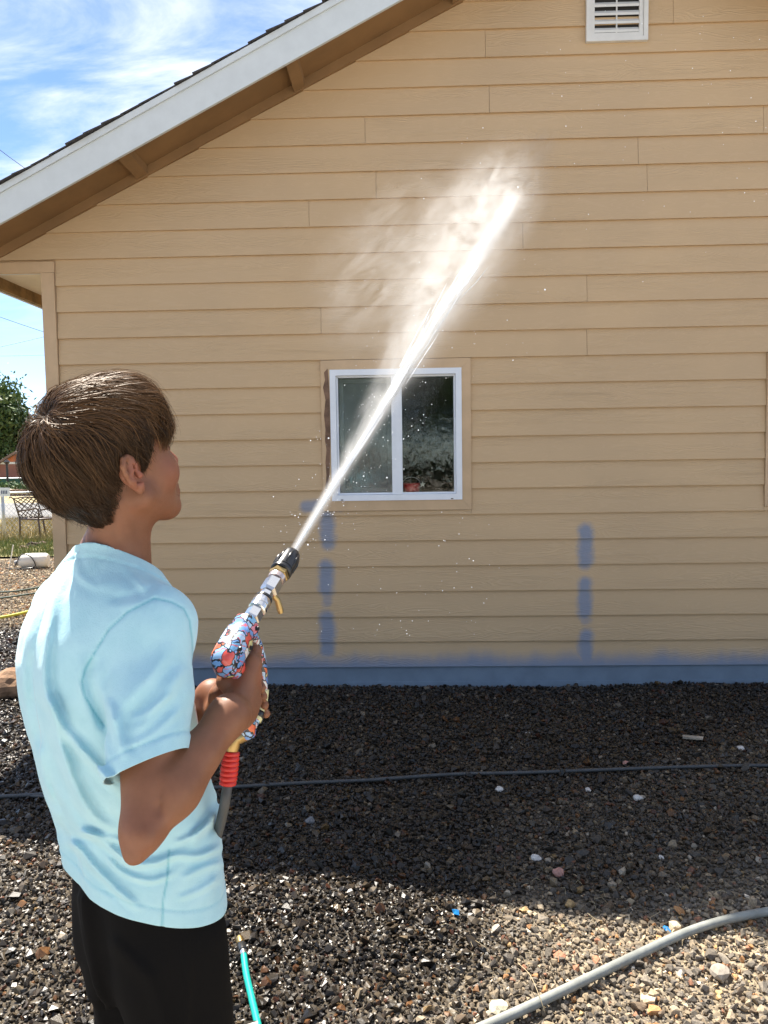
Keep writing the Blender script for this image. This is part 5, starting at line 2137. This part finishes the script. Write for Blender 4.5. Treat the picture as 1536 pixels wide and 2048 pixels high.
pr = MT('comic_print_plastic', (.4, .45, .6), .28)
c = pr.coord()
vw = pr.n('ShaderNodeVectorMath', {0: c, 1: pr.n('ShaderNodeTexNoise', {'Vector': c, 'Scale': 55.0, 'Detail': 2.0}).outputs['Color']}, operation='MULTIPLY_ADD')
vw.inputs[2].default_value = (0, 0, 0)
wob_ = pr.n('ShaderNodeVectorMath', {0: pr.n('ShaderNodeTexNoise', {'Vector': c, 'Scale': 60.0, 'Detail': 2.0}).outputs['Color'], 1: (.022, .022, .022)}, operation='MULTIPLY')
vc = pr.n('ShaderNodeVectorMath', {0: c, 1: wob_.outputs[0]}, operation='ADD').outputs[0]
v1 = pr.n('ShaderNodeTexVoronoi', {'Vector': vc, 'Scale': 52.0}, feature='F1')
ve = pr.n('ShaderNodeTexVoronoi', {'Vector': vc, 'Scale': 52.0}, feature='DISTANCE_TO_EDGE')
ramp = pr.n('ShaderNodeValToRGB', {0: pr.n('ShaderNodeSeparateColor', {0: v1.outputs['Color']}).outputs[0]})
cr = ramp.color_ramp
cr.interpolation = 'CONSTANT'
cols = [(.16, .33, .66), (.45, .62, .80), (.60, .07, .05), (.20, .36, .68), (.62, .25, .33), (.30, .48, .74), (.10, .22, .50), (.70, .16, .06), (.75, .75, .72), (.62, .58, .26), (.42, .60, .78), (.18, .40, .62)]
cr.elements[0].color = (*cols[0], 1)
cr.elements[1].position = 1 / len(cols)
cr.elements[1].color = (*cols[1], 1)
for k in range(2, len(cols)):
    e_ = cr.elements.new(k / len(cols))
    e_.color = (*cols[k], 1)
ink = pr.math('LESS_THAN', ve.outputs['Distance'], .055)
wvx = pr.n('ShaderNodeTexWave', {'Vector': vc, 'Scale': 26.0, 'Distortion': 7.0, 'Detail': 1.0}, wave_type='RINGS').outputs['Fac']
ink2 = pr.math('GREATER_THAN', wvx, .93)
pcol = pr.mix(pr.math('MULTIPLY', ink2, .85), ramp.outputs[0], (.62, .10, .09))
pcol = pr.mix(ink, pcol, (.012, .012, .018))
pr.set(Base_Color=pcol, Coat_Weight=.4, Coat_Roughness=.15)
M_PRINT = pr.m

gun = thing('pressure_washer_gun', 'short pressure washer gun with colourful comic print and black nozzle', 'spray gun', tuple(GREAR))
gun.scale = (GS, GS, GS)


def gun_shell(name, sections, mat, smooth=40, n=20):
    """sections: (a, d centre, half height, half width)"""
    b = B()
    rings = []
    for a, d, hh, hw in sections:
        ring = []
        for k in range(n):
            t = 2 * math.pi * k / n
            cx, sx = math.cos(t), math.sin(t)
            e = 2 / 3.2
            ring.append(b.bm.verts.new(gg(a, d + hh * math.copysign(abs(cx) ** e, cx), hw * math.copysign(abs(sx) ** e, sx))))
        rings.append(ring)
    for r0, r1 in zip(rings, rings[1:]):
        for k in range(n):
            b.bm.faces.new((r0[k], r0[(k + 1) % n], r1[(k + 1) % n], r1[k]))
    b.bm.faces.new(rings[0][::-1])
    b.bm.faces.new(rings[-1])
    return kid(name, b.mesh(name, smooth), gun, mat)


gun_shell('receiver', [(0.0370, 0.0040, 0.0100, 0.0090), (0.0394, 0.0040, 0.0180, 0.0150), (0.0450, 0.0030, 0.0240, 0.0200), (0.0550, 0.0020, 0.0265, 0.0220), (0.0746, 0.0010, 0.0275, 0.0228), (0.1095, 0.0000, 0.0275, 0.0228), (0.1178, -0.0010, 0.0265, 0.0218), (0.1209, -0.0010, 0.0230, 0.0195), (0.1304, -0.0010, 0.0222, 0.0190), (0.1342, -0.0010, 0.0240, 0.0205), (0.1482, -0.0010, 0.0235, 0.0200), (0.1507, -0.0010, 0.0205, 0.0175), (0.1520, -0.0010, 0.0135, 0.0115)], M_PRINT)
# seam line and screw bosses on the right half
for a, d in ((.075, -.012), (.103, .012), (.139, .0)):
    kid('screw', B().tube([gg(a, d, .0195), gg(a, d, .0252)], [.0042, .0038], 10).mesh('screw', 35), gun, M_BLACKP)
# grip (mostly inside the hands)
gb = B()
grip_pts = [gg(.078, .016), gg(.070, .055), gg(.058, .10), gg(.044, .150), gg(.040, .163)]
gb.tube(grip_pts, [.019, .0185, .0175, .0185, .016], 16)
kid('grip', gb.mesh('grip', 50), gun, M_PRINT)
# loop guard from the front of the receiver to the foot of the grip
gpts = spline([gg(.134, .012), gg(.150, .032), gg(.154, .060), gg(.148, .095), gg(.132, .128), gg(.108, .152), gg(.075, .163), gg(.042, .160)], 6)
kid('guard', B().tube(gpts, [.0095] * len(gpts), 12).mesh('guard', True), gun, M_PRINT)
wp_ = gpts[26:37]
kid('guard_panel', B().tube([p + GR * .002 for p in wp_], [.0104] * len(wp_), 10).mesh('guard_panel', True), gun, weathered('pale_yellow_print', (.70, .66, .36), .12, .35, 60, 0))
wp2 = gpts[33:36]
kid('guard_band', B().tube([p + GR * .002 for p in wp2], [.0109] * len(wp2), 10).mesh('guard_band', True), gun, M_BLACKP)
kid('trigger', B().tube(spline([gg(.108, .026), gg(.116, .045), gg(.110, .075), gg(.102, .095)], 5), .006, 8).mesh('trigger', True), gun, M_BLACKP)
# couplings
hexn = 6
kid('thread', B().tube([gg(.150), gg(.166)], [.0110, .0110], 16).mesh('thread', 35), gun, M_BRASS)
kid('hex_nut', B().tube([gg(.160), gg(.163), gg(.182), gg(.185)], [.0135, .0155, .0155, .0135], hexn).mesh('hex_nut'), gun, M_CHROME)
kid('coupler_sleeve', B().tube([gg(.185), gg(.187), gg(.196), gg(.1965), gg(.199), gg(.1995), gg(.212), gg(.215)], [.0150, .0170, .0170, .0155, .0155, .0170, .0170, .0150], 20).mesh('coupler_sleeve', 35), gun, M_CHROME)
kid('coupler_ring', B().tube([gg(.2155), gg(.220)], [.0162, .0162], 20).mesh('coupler_ring', 35), gun, M_BLACKP)
kid('neck_nut', B().tube([gg(.2205), gg(.223), gg(.233), gg(.236)], [.0108, .0125, .0125, .0108], hexn).mesh('neck_nut'), gun, M_CHROME)
kid('long_nut', B().tube([gg(.2365), gg(.241), gg(.268), gg(.272)], [.0140, .0170, .0170, .0150], hexn).mesh('long_nut'), gun, M_CHROME)
kid('nut_collar', B().tube([gg(.2725), gg(.283)], [.0165, .0172], 18).mesh('nut_collar', 35), gun, weathered('pinkish_metal', (.62, .50, .46), .1, .3, 60, 0, 0, Metallic=.8))
kid('brass_nut', B().tube([gg(.2835), gg(.286), gg(.295), gg(.297)], [.0165, .0195, .0195, .0175], hexn).mesh('brass_nut'), gun, M_BRASS)
kid('brass_tap', B().tube([gg(.245, .014, .004), gg(.247, .026, .008), gg(.240, .044, .012), gg(.238, .050, .013)], [.0050, .0058, .0062, .0050], 12).mesh('brass_tap', 50), gun, M_BRASS)
kid('nozzle', B().tube([gg(.2965), gg(.299), gg(.305), gg(.3055), gg(.308), gg(.3085), gg(.335), gg(.350), gg(.357), gg(.360), gg(.3601)],
                       [.0190, .0215, .0215, .0200, .0200, .0212, .0205, .0190, .0165, .0140, .0070], 22).mesh('nozzle', 35), gun, M_BLACKP)
for k in range(8):
    t = 2 * math.pi * k / 8 + .2
    o_ = GD * math.cos(t) + GR * math.sin(t)
    kid('nozzle_rib', B().tube([gg(.312) + o_ * .0203, gg(.335) + o_ * .0200, gg(.349) + o_ * .0184], [.0022, .0026, .0014], 6).mesh('nozzle_rib', True), gun, M_BLACKP)
# hose leaving the grip: brass fitting, red bend guard, dark hose
P0 = gg(.041, .160)
unsc = lambda p: GREAR + (np.asarray(p) - GREAR) / GS
h1, h2, h3 = unsc(dp(467, 1478, 1.255)), unsc(dp(463, 1502, 1.255)), unsc(dp(455, 1572, 1.245))
kid('brass_fitting', B().tube([P0, P0 * .4 + h1 * .6, h1, h1 * .5 + h2 * .5, h2], [.0120, .0125, .0135, .0135, .0120], 14).mesh('brass_fitting', 40), gun, M_BRASS)
rb = []
rr2 = []
for k, t in enumerate(np.linspace(0, 1, 29)):
    rb.append(h2 * (1 - t) + h3 * t)
    rr2.append((.0145 if k % 4 else .0128) + .0012 * math.sin(t * 3.1))
rr2[0], rr2[-1] = .012, .010
kid('red_sleeve', B().tube(rb, rr2, 16).mesh('red_sleeve', 60), gun, weathered('red_rubber', (.58, .022, .014), .1, .38, 40, .15, .001))
hp_ = spline([h3 - (h3 - h2) * .1] + [unsc(p) for p in (dp(449, 1610, 1.245), dp(436, 1665, 1.30), dp(415, 1740, 1.42), dp(380, 1760, 1.75), on_ground(330, 1700, .03), on_ground(260, 1640, .02), on_ground(180, 1600, .02), on_ground(60, 1592, .02))], 8)
kid('hose', B().tube(hp_, .0090, 12).mesh('hose', True), gun, M_BLKHOSE)
# ================================================================== water spray
SMAX = float((WY - .03 - NOZ[1]) / GA[1])
ss = np.linspace(0, SMAX, 400)
pts_ = NOZ[None] + ss[:, None] * GA[None]
spx, spy = proj(pts_)
dep_ = (pts_ - CAMP) @ FX
HW = [(585, 4.5), (620, 9), (660, 16), (700, 26), (760, 44), (830, 74), (900, 108), (960, 130), (1005, 134), (1040, 122), (1068, 100), (1090, 48), (1110, 34), (1140, 28)]
hw = np.interp(spx, [a for a, b in HW], [b for a, b in HW])
RS = hw * dep_ / FPX
spray = thing('water_spray', 'white jet of water and mist bursting from the nozzle towards the wall', 'water spray', tuple(NOZ))
Q = Vector(GA).to_track_quat('Z', 'Y')
SX, SY_ = np.array(Q @ Vector((1, 0, 0))), np.array(Q @ Vector((0, 1, 0)))
nd = 44
sd_s = np.concatenate([[.004], np.linspace(.05, SMAX, nd)])
Rd = np.interp(sd_s, ss, RS) * 1.06 + .004
vs, n_ = [], 20
for s_, r_ in zip(sd_s, Rd):
    for k in range(n_):
        t = 2 * math.pi * k / n_
        vs.append((r_ * math.cos(t) - float(RX @ SX) * .10 * r_, r_ * math.sin(t) - float(RX @ SY_) * .10 * r_, s_))
fs = [(i * n_ + k, i * n_ + (k + 1) % n_, (i + 1) * n_ + (k + 1) % n_, (i + 1) * n_ + k) for i in range(nd) for k in range(n_)]
b = B()
b.faces(vs, fs + [tuple(range(n_))[::-1], tuple(range(nd * n_, (nd + 1) * n_))])
mv = MT('spray_mist', (1, 1, 1), .5)
mv.N.remove(mv.b)
oc = mv.coord('Object')
sep = mv.n('ShaderNodeSeparateXYZ', {0: oc})
sx, sy, sz = sep.outputs
RM = float(RS.max())
fcv = mv.n('ShaderNodeFloatCurve', {'Value': mv.math('DIVIDE', sz, SMAX)})
cvp = fcv.mapping.curves[0].points
smp = np.linspace(0, 1, 15)
for k, t in enumerate(smp):
    y_ = float(np.interp(t * SMAX, ss, RS) / RM)
    if k == 0:
        cvp[0].location = (0, y_)
    elif k == len(smp) - 1:
        cvp[1].location = (1, y_)
for k, t in enumerate(smp[1:-1]):
    cvp.new(float(t), float(np.interp(t * SMAX, ss, RS) / RM))
fcv.mapping.update()
R_ = mv.math('MULTIPLY', fcv.outputs[0], RM)
OXL, OYL = float(-(RX @ SX)) * .30, float(-(RX @ SY_)) * .10       # the mist leans to the side the breeze takes it
r0 = mv.math('SQRT', mv.math('ADD', mv.math('MULTIPLY', sx, sx), mv.math('MULTIPLY', sy, sy)))
lx = mv.math('SUBTRACT', sx, mv.math('MULTIPLY', R_, OXL))
ly = mv.math('SUBTRACT', sy, mv.math('MULTIPLY', R_, OYL))
r = mv.math('SQRT', mv.math('ADD', mv.math('MULTIPLY', lx, lx), mv.math('MULTIPLY', ly, ly)))
rho0 = mv.math('DIVIDE', r0, R_)
rho = mv.math('DIVIDE', r, R_)
nz = mv.n('ShaderNodeTexNoise', {'Vector': mv.mapping(oc, (1, 1, .38)), 'Scale': 9.0, 'Detail': 6.0, 'Roughness': .66, 'Distortion': 1.2}).outputs['Fac']
nl = mv.n('ShaderNodeTexNoise', {'Vector': mv.mapping(oc, (1, 1, .10)), 'Scale': 40.0, 'Detail': 4.0, 'Roughness': .6}).outputs['Fac']
edge = mv.rng(mv.math('ADD', rho, mv.math('MULTIPLY', mv.math('SUBTRACT', nz, .5), 2.4)), .95, .15)
mist = mv.math('MULTIPLY', edge, mv.math('POWER', mv.rng(nz, .43, .60, .06, 1.0), 1.2))
rc = mv.math('ADD', mv.math('MULTIPLY', sz, .0070), .0065)
rcn = mv.math('DIVIDE', r0, rc)
core = mv.math('EXPONENT', mv.math('MULTIPLY', mv.math('MULTIPLY', rcn, rcn), -1.0))
core = mv.math('MULTIPLY', core, mv.rng(nl, .3, .7, .35, 1.5))
S_BURST = float(np.linalg.norm(S_PT - NOZ)) - .62
fade = mv.rng(sz, S_BURST + .98, S_BURST + .55, .13, 1)
den = mv.math('ADD', mv.math('DIVIDE', mv.math('MULTIPLY', mist, mv.rng(sz, S_BURST, S_BURST + .5, .62, .86)), mv.math('MAXIMUM', R_, .012)), mv.math('DIVIDE', mv.math('MULTIPLY', mv.math('MULTIPLY', core, .62), mv.rng(sz, S_BURST + .65, S_BURST, 0, 1)), rc))
den = mv.math('MULTIPLY', den, fade)
pvn = mv.n('ShaderNodeVolumePrincipled', {'Color': (.78, .78, .78, 1), 'Density': den, 'Anisotropy': .3})
mo = [n for n in mv.N if n.type == 'OUTPUT_MATERIAL'][0]
mv.L.new(pvn.outputs[0], mo.inputs['Volume'])
mv.m.cycles.volume_step_rate = .05
cone = link('mist_cone', b.mesh('mist_cone'), spray, mv.m)
cone.rotation_mode = 'QUATERNION'
cone.rotation_quaternion = Q

# the jet itself: torn strands of aerated water
jm = MT('aerated_water', (.92, .95, .97), .25)
jm.set(Subsurface_Weight=0.0, Transmission_Weight=.15, Specular_IOR_Level=.5)
jd = jm.n('ShaderNodeBsdfTranslucent', {'Color': (.95, .97, 1, 1)})
ja = jm.n('ShaderNodeMixShader', {0: .5, 1: jm.b.outputs[0], 2: jd.outputs[0]})
jo = [n for n in jm.N if n.type == 'OUTPUT_MATERIAL'][0]
jt = jm.n('ShaderNodeBsdfTransparent')
al = jm.attr('thin', 'Fac')
jf = jm.n('ShaderNodeMixShader', {0: al, 1: ja.outputs[0], 2: jt.outputs[0]})
jm.L.new(jf.outputs[0], jo.inputs['Surface'])
g = np.random.default_rng(91)
jv, jq, jth = [], [], []
S_END = float(np.linalg.norm(S_PT - NOZ))


def strand(s0, s1, off0, off1, r0, seed, thin):
    n = max(6, int((s1 - s0) / .03))
    base = sum(len(v) for v in jv)
    gl_ = np.random.default_rng(seed)
    t_ = np.linspace(0, 1, n)
    s_ = s0 + (s1 - s0) * t_
    wig = np.cumsum(gl_.normal(0, .10, (n, 2)), 0)
    Rl = np.interp(s_, ss, RS)
    off = (np.array(off0)[None] * (1 - t_)[:, None] + np.array(off1)[None] * t_[:, None]) * Rl[:, None] + wig * Rl[:, None] * .05
    rr = r0 * np.sin(np.pi * np.clip(t_ * .96 + .03, 0, 1)) ** .5 * gl_.uniform(.5, 1.4, n)
    P_ = NOZ + GA * s_[:, None] + SX * off[:, :1] + SY_ * off[:, 1:]
    k6 = 6
    V_ = np.stack([P_ + (SX * math.cos(2 * math.pi * k / k6) + SY_ * math.sin(2 * math.pi * k / k6)) * rr[:, None] for k in range(k6)], 1).reshape(-1, 3)
    i_, k_ = np.meshgrid(np.arange(n - 1), np.arange(k6), indexing='ij')
    q_ = np.stack([base + i_ * k6 + k_, base + i_ * k6 + (k_ + 1) % k6, base + (i_ + 1) * k6 + (k_ + 1) % k6, base + (i_ + 1) * k6 + k_], -1).reshape(-1, 4)
    jv.append(V_)
    jq.append(q_)
    jth.append(np.full(len(V_), thin))


# solid root of the jet, then ever looser strands
strand(0, .9, (0, 0), (0, 0), .0056, 1, .0)
strand(.0, 1.8, (0, 0), (.02, .0), .0046, 2, .05)
for k in range(50):
    s0 = g.uniform(.0, 1) ** 1.4 * (S_END * .50)
    L_ = g.uniform(.25, .8) * (.5 + .8 * s0 / S_END)
    s1 = min(s0 + L_, S_END + g.uniform(-.1, .12))
    o0 = g.normal(0, .09, 2)
    strand(s0, s1, o0, o0 + g.normal(0, .05, 2), .0012 + .0020 * g.random() * (.5 + s0 / S_END), 100 + k, float(np.clip(.15 + .60 * s0 / S_END + g.normal(0, .15), 0, .8)))
jme = np_mesh('jet', np.concatenate(jv), np.concatenate(jq), True)
set_val(jme, 'thin', np.concatenate(jth))
kid('jet', jme, spray, jm.m)

# drops thrown off the jet
bm = bmesh.new()
bmesh.ops.create_icosphere(bm, subdivisions=1, radius=1)
ico_v = np.array([v.co[:] for v in bm.verts])
ico_f = np.array([[v.index for v in f.verts] for f in bm.faces])
bm.free()
dv = []
for k in range(330):
    s_ = abs(g.normal(0, .55)) if k < 240 else g.uniform(.3, S_END)
    R1 = np.interp(s_, ss, RS)
    a_ = g.uniform(0, 6.28)
    ro = R1 * abs(g.normal(1.1, .5)) + abs(g.normal(0, .035)) * (1 if k < 240 else .4)
    p = NOZ + GA * s_ + (SX * math.cos(a_) + SY_ * math.sin(a_)) * ro
    dv.append((p, g.lognormal(math.log(.00075), .4) * (1 + .25 * s_)))
for k in range(45):
    dpt = dp(g.uniform(1090, 1536), g.uniform(0, 560) * g.uniform(.4, 1), g.uniform(2.2, 3.3))
    dv.append((dpt, g.uniform(.0008, .0018)))
for k in range(60):
    dpt = dp(g.uniform(620, 1000), g.uniform(1020, 1280), g.uniform(1.7, 2.6))
    dv.append((dpt, g.uniform(.0007, .0014)))
V_ = np.concatenate([p + ico_v * r_ for p, r_ in dv])
F_ = np.concatenate([ico_f + k * len(ico_v) for k in range(len(dv))])
dm_ = MT('water_drop', (.92, .95, .98), .08)
dd_ = dm_.n('ShaderNodeBsdfTranslucent', {'Color': (.95, .97, 1, 1)})
dmx = dm_.n('ShaderNodeMixShader', {0: .5, 1: dm_.b.outputs[0], 2: dd_.outputs[0]})
do_ = [n for n in dm_.N if n.type == 'OUTPUT_MATERIAL'][0]
dm_.L.new(dmx.outputs[0], do_.inputs['Surface'])
kid('drops', np_mesh('drops', V_, F_, True), spray, dm_.m, 'stuff')

# spray that drifts off and hangs before the wall
dr = MT('drifting_mist', (1, 1, 1), .5)
dr.N.remove(dr.b)
oc = dr.coord('Object')
nz = dr.n('ShaderNodeTexNoise', {'Vector': dr.mapping(oc, (1, .7, 1.5), rot=(0, .5, 0)), 'Scale': 3.4, 'Detail': 5.0, 'Roughness': .62, 'Distortion': 1.3}).outputs['Fac']
ln = dr.n('ShaderNodeVectorMath', {0: oc}, operation='LENGTH').outputs['Value']
fall = dr.rng(dr.math('ADD', ln, dr.math('MULTIPLY', dr.math('SUBTRACT', nz, .5), .9)), .98, .15)
den = dr.math('MULTIPLY', dr.math('MULTIPLY', fall, dr.rng(nz, .42, .62)), 1.4)
pv2 = dr.n('ShaderNodeVolumePrincipled', {'Color': (.96, .96, .96, 1), 'Density': den, 'Anisotropy': .2})
mo = [n for n in dr.N if n.type == 'OUTPUT_MATERIAL'][0]
dr.L.new(pv2.outputs[0], mo.inputs['Volume'])
dr.m.cycles.volume_step_rate = .3
bm = bmesh.new()
bmesh.ops.create_icosphere(bm, subdivisions=3, radius=1)
me = bpy.data.meshes.new('mist')
bm.to_mesh(me)
bm.free()
ms = link('mist', me, None, dr.m, 'stuff')
c0_ = dp(835, 520, 3.45)
ms.location = c0_
ms.rotation_euler = (0, rad(-38), 0)
ms.scale = (.72, .36, .46)
